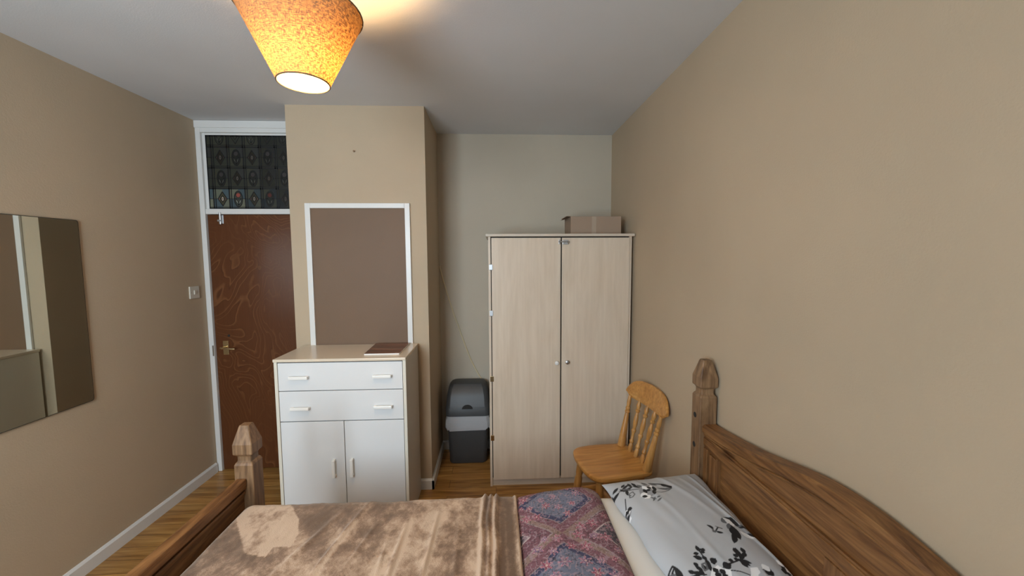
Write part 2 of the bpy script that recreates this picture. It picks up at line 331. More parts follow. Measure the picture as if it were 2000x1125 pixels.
MB().lathe([(0, 0.009), (1, 0.008)], (-2.026, YD-0.005, 0.965), (-2.026, YD-0.05, 0.965), 12).tube([(-2.036, YD-0.05, 0.966), (-2.026, YD-0.052, 0.966), (-1.99, YD-0.052, 0.962), (-1.95, YD-0.05, 0.958), (-1.935, YD-0.047, 0.957)], 0.0065, 8).build('door_handle', M['brass'], door)
MB().lathe([(0, 0.009), (1, 0.009)], (-2.001, YD+0.001, 1.05), (-2.001, YD-0.003, 1.05), 14).build('keyhole', M['dark'], door)
bolt = MB().box(-2.018, -1.985, YD-0.006, YD, 1.885, 1.948, 0.002)
bolt.lathe([(0, 0.008), (1, 0.008)], (-2.0015, YD-0.012, 1.88), (-2.0015, YD-0.012, 1.965), 12).lathe([(0, 0.005), (0.7, 0.005), (1, 0.008)], (-2.0015, YD-0.015, 1.905), (-2.0015, YD-0.035, 1.905), 10)
bolt.build('door_bolt', M['chrome'], door)
MB().box(DX0-0.010, DX0-0.002, YD-0.022, YD-0.016, 0.90, 0.98, 0.001).build('strike_plate', mat('worn_strike', (0.25, 0.2, 0.15), 0.5, 0.6), door)
# leaded transom light (window_2)
GX0, GX1, GZ0, GZ1 = DX0+0.022, DX1-0.022, 1.992, 2.520
gm = [mat('film_field', (0.018, 0.019, 0.018), 0.3), M['lead']]
pal = {}
def gcol(c):
    c = tuple(round(x, 3) for x in c)
    if c not in pal: pal[c] = len(gm); gm.append(mat('film_lit_colour', c, 0.3))
    return pal[c]
g = MB(); g.box(GX0, GX1, YD+0.004, YD+0.01, GZ0, GZ1)
L = MB()
yf = YD+0.0035; yl = YD+0.0015
def flat(poly, c, k=0): g.add([(x, yf-0.0002*k, z) for x, z in poly], [tuple(range(len(poly)))], gcol(c))
cl = lambda x, a, b: max(a, min(b, x))
def bar(x0, z0, x1, z1, wd):
    x0 = cl(x0, GX0, GX1); x1 = cl(x1, GX0, GX1); z0 = cl(z0, GZ0, GZ1); z1 = cl(z1, GZ0, GZ1)
    if abs(x1-x0)+abs(z1-z0) < 1e-4: return
    d = Vector((x1-x0, 0, z1-z0)); n = Vector((-d.z, 0, d.x)).normalized()*wd/2; p = Vector((x0, yl, z0)); q = Vector((x1, yl, z1)); dy = Vector((0, 0.002, 0))
    vs = [p-n, p+n, q+n, q-n]; vs += [v+dy for v in vs]
    L.add(vs, [(0, 1, 2, 3), (0, 1, 5, 4), (1, 2, 6, 5), (2, 3, 7, 6), (3, 0, 4, 7)])
cw, ch = 0.1125, 0.149
xs0 = -2.048; zs = [1.992, 2.139, 2.288, 2.437, 2.586]
hall_light_tint = [0.62, 0.52, 0.32, 0.15, 0.08, 0.05, 0.04]  # hall light through the glass painted into the film colours, fading rightwards
for r in range(4):
    z0, z1 = zs[r], zs[r+1]; zc = (z0+z1)/2 if r < 3 else 2.512
    if r < 3 or True: bar(GX0, z0, GX1, z0, 0.009); bar(GX0, z0+0.013, GX1, z0+0.013, 0.005)
    bar(GX0, zc, GX1, zc, 0.003)
    for c in range(-1, 7):
        xa = xs0+c*cw; xb = xa+cw; xc = (xa+xb)/2+0.006
        k = hall_light_tint[max(c, 0)] if r == 0 else (0.15 if c < 3 else 0.08)
        if xa < GX1: bar(xa, z0, xa, z1, 0.009); bar(xa+0.015, z0, xa+0.015, z1, 0.006)
        a, b_ = cl(xa, GX0, GX1), cl(xb, GX0, GX1); t, bt = cl(z1, GZ0, GZ1), z0
        if b_-a < 0.005: continue
        sg = (0.20, 0.22, 0.16) if (c+r) % 2 == 0 else (0.26, 0.27, 0.19); sb = (0.10, 0.15, 0.17) if r == 0 else (0.20, 0.21, 0.20)
        mix_ = lambda s: tuple(x*k for x in s)
        xm = cl(xc, GX0, GX1); zm = cl(zc, GZ0, GZ1)
        flat([(a, bt), (xm, bt), (xm, zm), (a, zm)], mix_(sb if r == 0 else sg)); flat([(xm, bt), (b_, bt), (b_, zm), (xm, zm)], mix_(sg))
        flat([(a, zm), (xm, zm), (xm, t), (a, t)], mix_(sg)); flat([(xm, zm), (b_, zm), (b_, t), (xm, t)], mix_(sb))
        if xc > GX1-0.035 or c < 0: continue
        hi_ = max(k, 0.10)
        if (c+r) % 2 == 0:
            hw, hh = 0.032, 0.052
            pts = [(xc-hw, zc), (xc, zc+hh), (xc+hw, zc), (xc, zc-hh)]
            top = [p for p in pts if p[1] < GZ1]
            if r < 3: flat(pts, mix_((0.10, 0.09, 0.05)), 1)
            for i in range(4): bar(*pts[i], *pts[(i+1) % 4], 0.0055)
            q = [(xc-0.015, zc), (xc, zc+0.024), (xc+0.015, zc), (xc, zc-0.024)]
            if r < 3: flat([(xc-0.011, zc), (xc, zc+0.017), (xc+0.011, zc), (xc, zc-0.017)], (0.62*hi_, 0.50*hi_, 0.40*hi_), 2)
            for i in range(4): bar(*q[i], *q[(i+1) % 4], 0.0045)
            for s_ in (-1, 1):
                d_ = 0.005; x_ = xc+s_*0.024; flat([(x_-d_, zc), (x_, zc+d_*1.5), (x_+d_, zc), (x_, zc-d_*1.5)], (0.50*hi_, 0.25*hi_, 0.20*hi_), 2)
        else:
            el = [(xc+0.029*math.cos(t_*PI/12), zc+0.056*math.sin(t_*PI/12)) for t_ in range(24)]
            if r < 3: flat(el, mix_((0.09, 0.10, 0.08)), 1)
            for i in range(24): bar(*el[i], *el[(i+1) % 24], 0.006)
            if zc+0.05 < GZ1:
                fl = [(xc+0.017*math.cos(t_*PI/6), zc+0.027+0.017*math.sin(t_*PI/6)) for t_ in range(12)]
                flat(fl, (0.55*k if r == 0 else 0.04, 0.13*k if r == 0 else 0.035, 0.10*k if r == 0 else 0.035), 2)
                for i in range(12): bar(*fl[i], *fl[(i+1) % 12], 0.003)
            for s_ in (-1, 1):
                lf = [(xc, zc-0.047), (xc+s_*0.016, zc-0.022), (xc+s_*0.019, zc+0.004), (xc+s_*0.006, zc-0.018)]
                flat(lf, (0.60*hi_, 0.60*hi_, 0.48*hi_), 2)
                for i in range(4): bar(*lf[i], *lf[(i+1) % 4], 0.003)
for r_ in (GX0, GX1): bar(r_, GZ0, r_, GZ1, 0.012)
bar(GX0, GZ1, GX1, GZ1, 0.014); bar(GX0, GZ0, GX1, GZ0, 0.014)
gp = g.build('window_2', gm, kind='structure'); L.build('window_leading', M['lead'], gp)

# ------------------------------------------------------------ brown board in white frame on the centre wall
t = thing('wall_board', 'brown painted panel in a white frame on the wall behind the chest', 'panel', (-0.898, YB, 1.0))
MB().box(-1.205, -0.591, YB-0.006, YB-0.001, 0.90, 1.956).build('panel', M['board'], t)
f = MB(); f.box(-1.239, -1.205, YB-0.016, YB-0.001, 0.90, 1.989, 0.003).box(-0.591, -0.557, YB-0.016, YB-0.001, 0.90, 1.989, 0.003).box(-1.205, -0.591, YB-0.016, YB-0.001, 1.956, 1.989, 0.003)
f.build('frame', M['white'], t)
tag(recenter(MB().lathe([(0, 0.002), (0.7, 0.002), (0.7, 0.006), (1, 0.006)], (-0.909, YB+0.001, 2.324), (-0.909, YB-0.012, 2.324), 10).build('wall_nail', mat('rusty_nail', (0.2, 0.12, 0.07), 0.5, 0.6)), (-0.909, YB, 2.324)), 'small brown nail in the beige wall above the framed panel', 'nail')
# light switch
t = thing('light_switch', 'cream square light switch on the left wall beside the door', 'switch', (XL, 2.867, 1.39))
MB().box(XL, XL+0.009, 2.824, 2.910, 1.347, 1.433, 0.002).build('switch_plate', M['plastic_cream'], t)
MB().box(XL+0.008, XL+0.014, 2.858, 2.876, 1.375, 1.405, 0.002).build('rocker', M['plastic_cream'], t)
for yy in (2.835, 2.899): MB().lathe([(0, 0.0035), (1, 0.003)], (XL+0.008, yy, 1.39), (XL+0.0105, yy, 1.39), 8).build('screw', M['chrome'], t)
# mirror
t = thing('wall_mirror', 'frameless rectangular mirror hanging on the left wall', 'mirror', (XL, 1.6, 0.88))
ym0, ym1, zm0, zm1 = 1.12, 2.122, 0.883, 1.829
def rpoly(x0, x1, z0, z1, r, n=4):
    out = []
    for cx, cz, a0 in ((x1-r, z1-r, 0), (x0+r, z1-r, 90), (x0+r, z0+r, 180), (x1-r, z0+r, 270)):
        for k in range(n+1): a = math.radians(a0+90*k/n); out.append((cx+r*math.cos(a), cz+r*math.sin(a)))
    return out
MB().prism(rpoly(ym0, ym1, zm0, zm1, 0.012), 0, XL+0.001, XL+0.009).build('backing', M['mirror_edge'], t)
MB().add([(XL+0.0095, y, z) for y, z in rpoly(ym0+0.003, ym1-0.003, zm0+0.003, zm1-0.003, 0.011)], [tuple(range(20))]).build('mirror_glass', M['mirror'], t)

# ------------------------------------------------------------ pendant lamp
lx, ly = LAMP
t = thing('pendant_lamp', 'glowing woven orange cone lampshade hanging from the ceiling', 'lamp', (lx, ly, H))
n = 64; me = MB(); vs = []; fs = []; rows = 10
for i in range(rows+1):
    r = SH_R0+(SH_R1-SH_R0)*i/rows; z = SH_Z0+(SH_Z1-SH_Z0)*i/rows
    for k in range(n): a = 2*PI*k/n; vs.append((lx+r*math.cos(a), ly+r*math.sin(a), z))
for i in range(rows):
    for k in range(n): fs.append((i*n+k, i*n+(k+1) % n, (i+1)*n+(k+1) % n, (i+1)*n+k))
me.add(vs, fs, 0, True); sh = me.build('lamp_shade', M['shade'], t)
uv = sh.data.uv_layers.new(name='UVMap')
for p in sh.data.polygons:
    ks = []
    for li in p.loop_indices:
        co = sh.data.vertices[sh.data.loops[li].vertex_index].co; ks.append((li, (math.atan2(co.y, co.x)/(2*PI)) % 1.0, (co.z+H-SH_Z0)/(SH_Z1-SH_Z0)))
    mxu = max(k[1] for k in ks)
    for li, u, v_ in ks: uv.data[li].uv = ((u+1 if mxu-u > 0.5 else u)*1.0, v_*0.28)
ring = lambda r, z: [(lx+r*math.cos(2*PI*k/48), ly+r*math.sin(2*PI*k/48), z) for k in range(48)]
MB().tube(ring(SH_R0+0.0005, SH_Z0+0.001), 0.0022, 6, closed=True).build('shade_ring', M['shade_trim'], t)
MB().tube(ring(SH_R1+0.0005, SH_Z1-0.001), 0.0022, 6, closed=True).build('shade_ring', M['shade_trim'], t)
sp = MB()
for k in range(3):
    a = 2*PI*k/3+0.4; sp.tube([(lx+0.02*math.cos(a), ly+0.02*math.sin(a), 2.385), (lx+SH_R1*math.cos(a), ly+SH_R1*math.sin(a), SH_Z1-0.003)], 0.0015, 6)
sp.build('shade_spider', M['handle_white'], t)
MB().tube([(lx, ly, H-0.02), (lx, ly, 2.40)], 0.003, 8).build('cord', M['handle_white'], t)
MB().lathe([(0, 0.045), (0.4, 0.045), (1, 0.015)], (lx, ly, H), (lx, ly, H-0.03), 24).build('ceiling_rose', M['handle_white'], t)
MB().lathe([(0, 0.012), (0.2, 0.02), (1, 0.02)], (lx, ly, 2.385), (lx, ly, 2.33), 16).build('lamp_holder', M['handle_white'], t)
prof = [(0.0, 0.014), (0.2, 0.016), (0.45, 0.027), (0.65, 0.031), (0.82, 0.027), (0.94, 0.014), (1.0, 0.002)]
MB().lathe(prof, (lx, ly, 2.33), (lx, ly, 2.23), 20).build('bulb', M['bulb'], t)

# ------------------------------------------------------------ chest of drawers
CX0, CX1, CY0, CY1, CZ = -1.285, -0.524, 2.28, 2.648, 1.045
t = thing('chest_of_drawers', 'white chest with two drawers above two cupboard doors and a cream top', 'chest of drawers', ((CX0+CX1)/2, (CY0+CY1)/2, 0))
c = MB(); c.box(CX0+0.004, CX0+0.020, CY0+0.004, CY1, 0, CZ-0.018).box(CX0+0.02, CX1-0.02, CY0+0.02, CY1, 0.0, 0.06).box(CX0+0.02, CX1-0.02, CY1-0.006, CY1, 0.06, CZ-0.018)
c.box(CX0+0.02, CX1-0.02, CY0+0.03, CY1-0.01, 0.06, 0.075).box(CX0+0.02, CX1-0.02, CY0+0.022, CY1-0.01, 0.655, 0.667, mi=0)
c.build('body', M['chest_edge'], t)
MB().box(CX1-0.018, CX1-0.002, CY0+0.004, CY1, 0, CZ-0.018).build('side_panel', [M['chest_side']], t)['label'] = 'greyish side panel'
for ex in (CX1-0.0195, CX0+0.0025): MB().box(ex, ex+0.018, CY0, CY0+0.0045, 0, CZ-0.018, 0.001).build('edge_strip', M['chest_edge'], t)
MB().box(CX0, CX1, CY0-0.006, CY1+0.004, CZ-0.017, CZ, 0.003).build('top', M['chest_top'], t)['label'] = 'cream laminate top'
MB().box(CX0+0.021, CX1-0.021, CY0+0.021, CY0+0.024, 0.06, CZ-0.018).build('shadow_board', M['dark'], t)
def handle(parent, cx, cz, hor=True, Lh=0.108):
    h = MB(); a = Lh/2
    y0 = CY0+0.003
    if hor: h.box(cx-a, cx+a, y0-0.028, y0-0.014, cz-0.008, cz+0.010, 0.004).box(cx-a, cx-a+0.014, y0-0.016, y0, cz-0.007, cz+0.007, 0.002).box(cx+a-0.014, cx+a, y0-0.016, y0, cz-0.007, cz+0.007, 0.002)
    else: h.box(cx-0.009, cx+0.009, y0-0.028, y0-0.014, cz-a, cz+a, 0.004).box(cx-0.007, cx+0.007, y0-0.016, y0, cz-a, cz-a+0.014, 0.002).box(cx-0.007, cx+0.007, y0-0.016, y0, cz+a-0.014, cz+a, 0.002)
    h.build('handle', M['handle_white'], parent)
fx0, fx1 = CX0+0.0225, CX1-0.0225
def child_part(name, bx, mt, root): return MB().box(*bx).build(name, mt, root)
d1 = child_part('drawer', (fx0, fx1, CY0+0.003, CY0+0.02, 0.856, CZ-0.024, 0.0015), M['chest_white'], t)
d2 = child_part('drawer', (fx0, fx1, CY0+0.003, CY0+0.02, 0.672, 0.851, 0.0015), M['chest_white'], t)
xm = -0.8965
dl = child_part('door', (fx0, xm-0.002, CY0+0.003, CY0+0.02, 0.065, 0.666, 0.0015), M['chest_white'], t)
dr = child_part('door', (xm+0.002, fx1, CY0+0.003, CY0+0.02, 0.065, 0.666, 0.0015), M['chest_white'], t)
def sub_handle(o, cx, cz, hor=True):
    h = MB(); root = o.parent; before = set(COL.objects); handle(root, cx, cz, hor)
    new = [x for x in COL.objects if x not in before]
    for x in new: x.parent = o
for d, z in ((d1, 0.936), (d2, 0.752)):
    sub_handle(d, -1.140, z); sub_handle(d, -0.662, z)
sub_handle(dl, -0.960, 0.384, False); sub_handle(dr, -0.855, 0.386, False)

# magazine on the chest
t = thing('magazine', 'glossy brown-covered magazine lying on the cream chest top', 'magazine', (-0.69, 2.49, CZ))
q = [(-0.786, 2.345), (-0.578, 2.348), (-0.574, 2.635), (-0.800, 2.632)]
mg = MB(); vs = [(x, y, CZ+0.0005) for x, y in q]+[(x, y, CZ+0.0085) for x, y in q]
mg.add(vs, [(0, 1, 2, 3), (4, 5, 6, 7), (0, 1, 5, 4), (1, 2, 6, 5), (2, 3, 7, 6), (3, 0, 4, 7)]); mg.build('pages', M['paper'], t)
mm_ = mat('magazine_cover', (0.1, 0.05, 0.03), 0.18); v = coords(mm_, (1.5, 16, 1)); nn = nd(mm_, 'ShaderNodeTexNoise', i_Scale=1.0, i_Detail=3.0); lk(mm_, v, nn.inputs['Vector'])
base(mm_, ramp(mm_, nn.outputs['Fac'], [(0.3, (0.035, 0.018, 0.010)), (0.5, (0.16, 0.055, 0.025)), (0.6, (0.25, 0.10, 0.055)), (0.7, (0.10, 0.085, 0.06))]))
MB().add([(x, y, CZ+0.0088) for x, y in q]+[(x, y, CZ+0.0098) for x, y in q], [(0, 1, 2, 3), (4, 5, 6, 7), (0, 1, 5, 4), (1, 2, 6, 5), (2, 3, 7, 6), (3, 0, 4, 7)]).build('cover', mm_, t)

# ------------------------------------------------------------ wardrobe
WY0, WY1, WZ = 2.665, 3.20, 1.785
t = thing('wardrobe', 'pale birch two-door wardrobe standing in the corner alcove', 'wardrobe', (0.46, 2.93, 0))
MB().box(-0.040, -0.024, WY0+0.002, WY1, 0, WZ-0.018).box(0.934, 0.950, WY0+0.002, WY1, 0, WZ-0.018).box(-0.024, 0.934, WY1-0.006, WY1, 0, WZ-0.018).box(-0.024, 0.934, WY0+0.03, WY1-0.006, 0.055, 0.071).build('body', M['birch'], t)
MB().box(-0.056, 0.962, WY0-0.025, WY1, WZ-0.018, WZ, 0.004).build('top', M['birch_x'], t)
MB().box(-0.024, 0.934, WY0+0.012, WY0+0.028, 0, 0.055).build('plinth', M['birch_x'], t)
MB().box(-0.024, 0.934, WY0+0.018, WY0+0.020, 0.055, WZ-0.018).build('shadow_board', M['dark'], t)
wl = MB().box(-0.018, 0.455, WY0-0.008, WY0+0.008, 0.052, WZ-0.026, 0.0015).build('door', M['birch'], t)
wr = MB().box(0.464, 0.934, WY0-0.006, WY0+0.010, 0.052, WZ-0.026, 0.0015).build('door', M['birch'], t)
def knob(o, x, z, mt):
    k = MB().lathe([(0, 0.006), (0.4, 0.006), (0.6, 0.014), (0.85, 0.014), (1, 0.009)], (x, WY0-0.006, z), (x, WY0-0.030, z), 16).build('knob', mt, o.parent); k.parent = o; return k
knob(wl, 0.429, 0.893, M['handle_white']); knob(wr, 0.503, 0.897, M['chrome'])['label'] = 'metal knob'
for z, mt in ((1.561, M['chrome']), (1.245, M['chrome']), (0.785, M['brass']), (0.361, M['brass'])):
    MB().box(-0.034, -0.010, WY0-0.012, WY0-0.002, z-0.019, z+0.019, 0.002).build('hinge', mt, t)
lt = MB().box(0.440, 0.450, WY0-0.016, WY0-0.008, 1.715, 1.745, 0.001).box(0.468, 0.508, WY0-0.012, WY0-0.006, 1.713, 1.745, 0.001)
lt.lathe([(0, 0.004), (1, 0.004)], (0.438, WY0-0.016, 1.731), (0.512, WY0-0.016, 1.731), 10).lathe([(0, 0.003), (1, 0.005)], (0.494, WY0-0.016, 1.731), (0.500, WY0-0.030, 1.722), 8)
lt.build('latch', M['chrome'], t)

# cardboard box on the wardrobe
t = thing('cardboard_box', 'taped brown cardboard box on top of the wardrobe', 'box', (0.72, 2.87, WZ))
bx = MB().box(0.541, 0.900, 2.75, 2.99, WZ+0.0005, 1.912, 0.002).build('carton', M['card'], t)
MB().box(0.690, 0.722, 2.7485, 2.750, WZ+0.002, 1.911).box(0.690, 0.722, 2.7485, 2.99, 1.9118, 1.9132).build('tape', M['tape'], t)
MB().prism([(2.76, 1.9125), (2.985, 1.9125), (2.985, 1.9165), (2.76, 1.9165)], 0, 0.515, 0.545).add([(0.541, 2.76, 1.912), (0.541, 2.985, 1.912), (0.505, 2.985, 1.902), (0.505, 2.76, 1.902)], [(0, 1, 2, 3)]).build('flap', M['card'], t)

# ------------------------------------------------------------ bin with liner
bxc, byc = -0.219, 3.098
t = thing('waste_bin', 'dark grey plastic bin with a flap lid in the alcove', 'bin', (bxc, byc, 0))
MB().loft([rr(bxc, byc, 0.138, 0.105, 0.03, 0.0), rr(bxc, byc, 0.147, 0.113, 0.035, 0.012), rr(bxc, byc, 0.148, 0.114, 0.035, 0.085), rr(bxc, byc, 0.151, 0.115, 0.035, 0.09), rr(bxc, byc, 0.158, 0.118, 0.035, 0.385)]).build('body', M['bin'], t)
rs = []
for i, (z, s) in enumerate([(0.395, 0.0), (0.375, 0.006), (0.35, 0.010), (0.325, 0.013), (0.300, 0.016), (0.285, 0.014)]):
    ring_ = rr(bxc, byc, 0.162+s, 0.119+s*0.5, 0.035, z, 10); out = []
    for k, (x, y, zz) in enumerate(ring_):
        w_ = math.sin(k*2.3+i*0.8)*0.0025+math.sin(k*0.9+2)*0.003; dx = x-bxc; dy = y-byc; l_ = math.hypot(dx, dy)
        out.append((x+dx/l_*w_*min(1, i/2), y+dy/l_*w_*min(1, i/2)*0.6, zz+(math.sin(k*0.55)*0.010+math.sin(k*1.7)*0.005)*(i/5)))
    rs.append(out)
MB().loft(rs, caps=False).build('bin_liner', M['liner'], t)['label'] = 'crumpled white plastic liner'
lid = [rr(bxc, byc, 0.172, 0.124, 0.04, 0.388), rr(bxc, byc, 0.173, 0.125, 0.04, 0.45), rr(bxc, byc+0.002, 0.171, 0.120, 0.045, 0.462), rr(bxc, byc+0.012, 0.165, 0.110, 0.05, 0.54), rr(bxc, byc+0.024, 0.152, 0.094, 0.05, 0.597), rr(bxc, byc+0.03, 0.135, 0.078, 0.05, 0.618), rr(bxc, byc+0.03, 0.105, 0.055, 0.04, 0.624)]
MB().loft(lid).build('lid', M['bin'], t)
fl = []
for z, y, hx in ((0.462, byc-0.123, 0.135), (0.54, byc-0.1035, 0.130), (0.597, byc-0.076, 0.120), (0.6225, byc-0.045, 0.108)):
    fl.append((z, y, hx))
vs = []; fs = []
for z, y, hx in fl:
    for k in range(9): vs.append((bxc-hx+2*hx*k/8, y, z))
for i in range(3):
    for k in range(8): fs.append((i*9+k, i*9+k+1, (i+1)*9+k+1, (i+1)*9+k))
fb = MB(); fb.add(vs+[(x, y+0.006, z-0.003) for x, y, z in vs], fs+[tuple(36+j for j in f) for f in fs]+[(k, k+1, 37+k, 36+k) for k in range(8)]+[(27+k, 28+k, 64+k, 63+k) for k in range(8)]+[(i*9, (i+1)*9, 36+(i+1)*9, 36+i*9) for i in range(3)]+[(i*9+8, (i+1)*9+8, 44+(i+1)*9, 44+i*9) for i in range(3)], 0, True)
fb.build('flap', M['bin_flap'], t)
hr = [(bxc+0.042*math.cos(a), 0.448+0.032*math.sin(a)) for a in [PI*k/12 for k in range(13)]]
MB().prism(hr, 1, byc-0.1275, byc-0.115).build('finger_grip', M['dark'], t)

# cable on the alcove wall
cp = [(-0.4495, 1.56), (-0.449, 1.544), (-0.421, 1.43), (-0.383, 1.295), (-0.337, 1.145), (-0.287, 0.998), (-0.249, 0.885), (-0.209, 0.776), (-0.15, 0.655), (-0.083, 0.54), (-0.035, 0.46), (-0.02, 0.30), (-0.01, 0.10)]
tag(recenter(MB().tube([(x+0.004, YK-0.006, z) for x, z in cp], 0.0046, 8).build('cable', M['cable']), (-0.4455, YK-0.0045, 1.56)), 'thin cream cable sagging across the alcove wall behind the bin', 'cable')

# ------------------------------------------------------------ wooden chair
t = thing('wooden_chair', 'honey pine spindle-back chair between the wardrobe and the bed', 'chair', (0.822, 2.225, 0), PI+0.16)
def cb(name, mb, mt=None, par=None): return mb.build(name, mt or M['chair'], par or t, local=True)
SZ = 0.428
out = [(-0.045, -0.15), (-0.052, 0.0), (-0.045, 0.15), (-0.02, 0.178), (0.10, 0.190), (0.22, 0.196), (0.285, 0.185), (0.325, 0.15), (0.342, 0.08), (0.345, 0.0), (0.342, -0.08), (0.325, -0.15), (0.285, -0.185), (0.22, -0.196), (0.10, -0.190), (-0.02, -0.178)]
# smooth the outline
pts = np.array(out); 
for _ in range(2):
    q_ = 0.75*pts+0.25*np.roll(pts, -1, 0); r_ = 0.25*pts+0.75*np.roll(pts, -1, 0); pts = np.stack([q_, r_], 1).reshape(-1, 2)
rings = []
for s, z in ((0.90, SZ-0.034), (0.965, SZ-0.030), (0.995, SZ-0.020), (1.0, SZ-0.010), (0.99, SZ-0.003), (0.965, SZ)):
    c0 = np.array([0.15, 0]); rings.append([(*(c0+(p-c0)*s), z) for p in pts])
for s in (0.85, 0.6, 0.35, 0.12):
    rings.append([(c0[0]+(p[0]-c0[0])*s, (p[1])*s, SZ-0.006*(1-s)**0.5*min(1, (0.965-s)*6)) for p in pts])
cb('seat', MB().loft(rings))
legp = [(0, 0.017), (0.04, 0.017), (0.30, 0.021), (0.36, 0.0225), (0.40, 0.018), (0.44, 0.022), (0.50, 0.024), (0.62, 0.023), (0.66, 0.018), (0.70, 0.022), (1.0, 0.020)]
feet = {}
for (x, y) in ((0.27, 0.135), (0.27, -0.135), (0.02, 0.12), (0.02, -0.12)):
    fx = x+(0.035 if x > 0.1 else -0.055); fy = y*1.30; feet[(x > 0.1, y > 0)] = (Vector((fx, fy, 0)), Vector((x, y, SZ-0.025)))
    cb('leg', MB().lathe([(a, r) for a, r in legp], (fx, fy, 0), (x, y, SZ-0.028), 16), M['chair_z'])
P = lambda k, s: feet[k][0].lerp(feet[k][1], s)
stp = [(0, 0.009), (0.2, 0.012), (0.45, 0.016), (0.5, 0.018), (0.55, 0.016), (0.8, 0.012), (1, 0.009)]
for sy in (True, False): cb('stretcher', MB().lathe(stp, P((True, sy), 0.42), P((False, sy), 0.42), 12))
a_ = (P((True, True), 0.42)+P((False, True), 0.42))/2; b_ = (P((True, False), 0.42)+P((False, False), 0.42))/2
cb('stretcher', MB().lathe(stp, a_, b_, 12))
# back posts: broad at the seat, tapering, with rings near the top
def rail_x(y, z): return -0.068-0.026*(1-(y/0.215)**2)-0.26*(z-0.725)
for s in (-1, 1):
    p0 = Vector((-0.004, s*0.150, SZ-0.004)); p1 = Vector((-0.072, s*0.172, 0.740))
    prof = [(0, 0.027), (0.03, 0.029), (0.30, 0.024), (0.60, 0.0165), (0.655, 0.014), (0.67, 0.019), (0.70, 0.019), (0.715, 0.014), (0.74, 0.0175), (0.77, 0.0175), (0.785, 0.013), (0.86, 0.0155), (0.93, 0.013), (1, 0.012)]
    cb('back_post', MB().lathe(prof, p0, p1, 16, sq=(1, 0.85)), M['chair_z'])
spp = [(0, 0.010), (0.05, 0.012), (0.12, 0.0135), (0.17, 0.009), (0.19, 0.014), (0.22, 0.014), (0.24, 0.009), (0.36, 0.009), (0.40, 0.0145), (0.43, 0.0145), (0.45, 0.009), (0.55, 0.0145), (0.66, 0.014), (0.76, 0.008), (0.785, 0.0145), (0.815, 0.0145), (0.83, 0.009), (0.90, 0.0145), (0.95, 0.011), (1, 0.007)]
for y in (-0.075, 0.0, 0.075):
    cb('spindle', MB().lathe(spp, (-0.018, y*0.92, SZ-0.004), (rail_x(y*1.15, 0.725)+0.0, y*1.15, 0.735), 14), M['chair_z'])
# top rail
ny, nz = 28, 8; vs = []; fs = []
zb = lambda y: 0.729+0.030*max(0, (abs(y)-0.155)/0.065)**2; zt = lambda y: 0.758+(0.082+0.014*(1-(y/0.2)**2))*(max(0, 1-(abs(y)/0.2175)**5))**0.5
for side in (0, 1):
    for i in range(ny+1):
        y = -0.2170*math.cos(PI*i/ny)
        for j in range(nz+1):
            b0, t0 = zb(y), max(zt(y), zb(y)+0.004); z = b0+(t0-b0)*j/nz; ed = min(j, nz-j)/nz*2; th = 0.011*(1-(1-min(1, ed*2.2))**2*0.6)
            vs.append((rail_x(y, z)+(th if side == 0 else -th), y, z))
N1 = (ny+1)*(nz+1); idx = lambda s, i, j: s*N1+i*(nz+1)+j
for i in range(ny):
    for j in range(nz):
        fs.append((idx(0, i, j), idx(0, i+1, j), idx(0, i+1, j+1), idx(0, i, j+1))); fs.append((idx(1, i, j), idx(1, i, j+1), idx(1, i+1, j+1), idx(1, i+1, j)))
    fs.append((idx(0, i, 0), idx(1, i, 0), idx(1, i+1, 0), idx(0, i+1, 0))); fs.append((idx(0, i, nz), idx(0, i+1, nz), idx(1, i+1, nz), idx(1, i, nz)))
for j in range(nz): fs.append((idx(0, 0, j), idx(0, 0, j+1), idx(1, 0, j+1), idx(1, 0, j))); fs.append((idx(0, ny, j), idx(1, ny, j), idx(1, ny, j+1), idx(0, ny, j+1)))
cb('top_rail', MB().add(vs, fs, 0, True))

# ------------------------------------------------------------ bed frame
BY0, BY1 = 0.19, 1.672; BYC = (BY0+BY1)/2
t = thing('bed_frame', 'stained pine bed frame with arched headboard and faceted post tops', 'bed', (-0.06, BYC, 0))
def post(name, x0, x1, y0, y1, top, blk):
    cx, cy = (x0+x1)/2, (y0+y1)/2; hx, hy = (x1-x0)/2, (y1-y0)/2
    R_ = lambda k, z, c=0.003: rr(cx, cy, hx*k, hy*k, c, z, 1)
    h = top-blk
    rings = [R_(0.97, 0), R_(1, 0.006), R_(1, blk-0.008), R_(0.90, blk), R_(0.76, blk+0.006), R_(0.74, blk+0.010), R_(0.74, blk+h*0.16), R_(0.80, blk+h*0.20), R_(1.03, blk+h*0.25), R_(1.05, blk+h*0.27), R_(1.05, blk+h*0.52), R_(0.54, top-0.004), R_(0.48, top)]
    return MB().loft(rings, smooth=False).build(name, M['pine_z'], t)
HX0, HX1 = 0.884, 0.958; FX0_, FX1_ = -1.083, -1.007
for y0, y1 in ((BY1-0.072, BY1), (BY0, BY0+0.072)):
    p = post('head_post', HX0, HX1, y0, y1, 1.178, 1.025)
    for z in (0.929, 0.794):
        h = MB().lathe([(0, 0.012), (1, 0.012)], (HX0-0.0006, (y0+y1)/2+0.006, z), (HX0+0.003, (y0+y1)/2+0.006, z), 14).build('bolt_hole', M['dark'], t); h.parent = p
    post('foot_post', FX0_, FX1_, y0, y1, 0.938, 0.782)
ya, yb = BY0+0.072, BY1-0.072
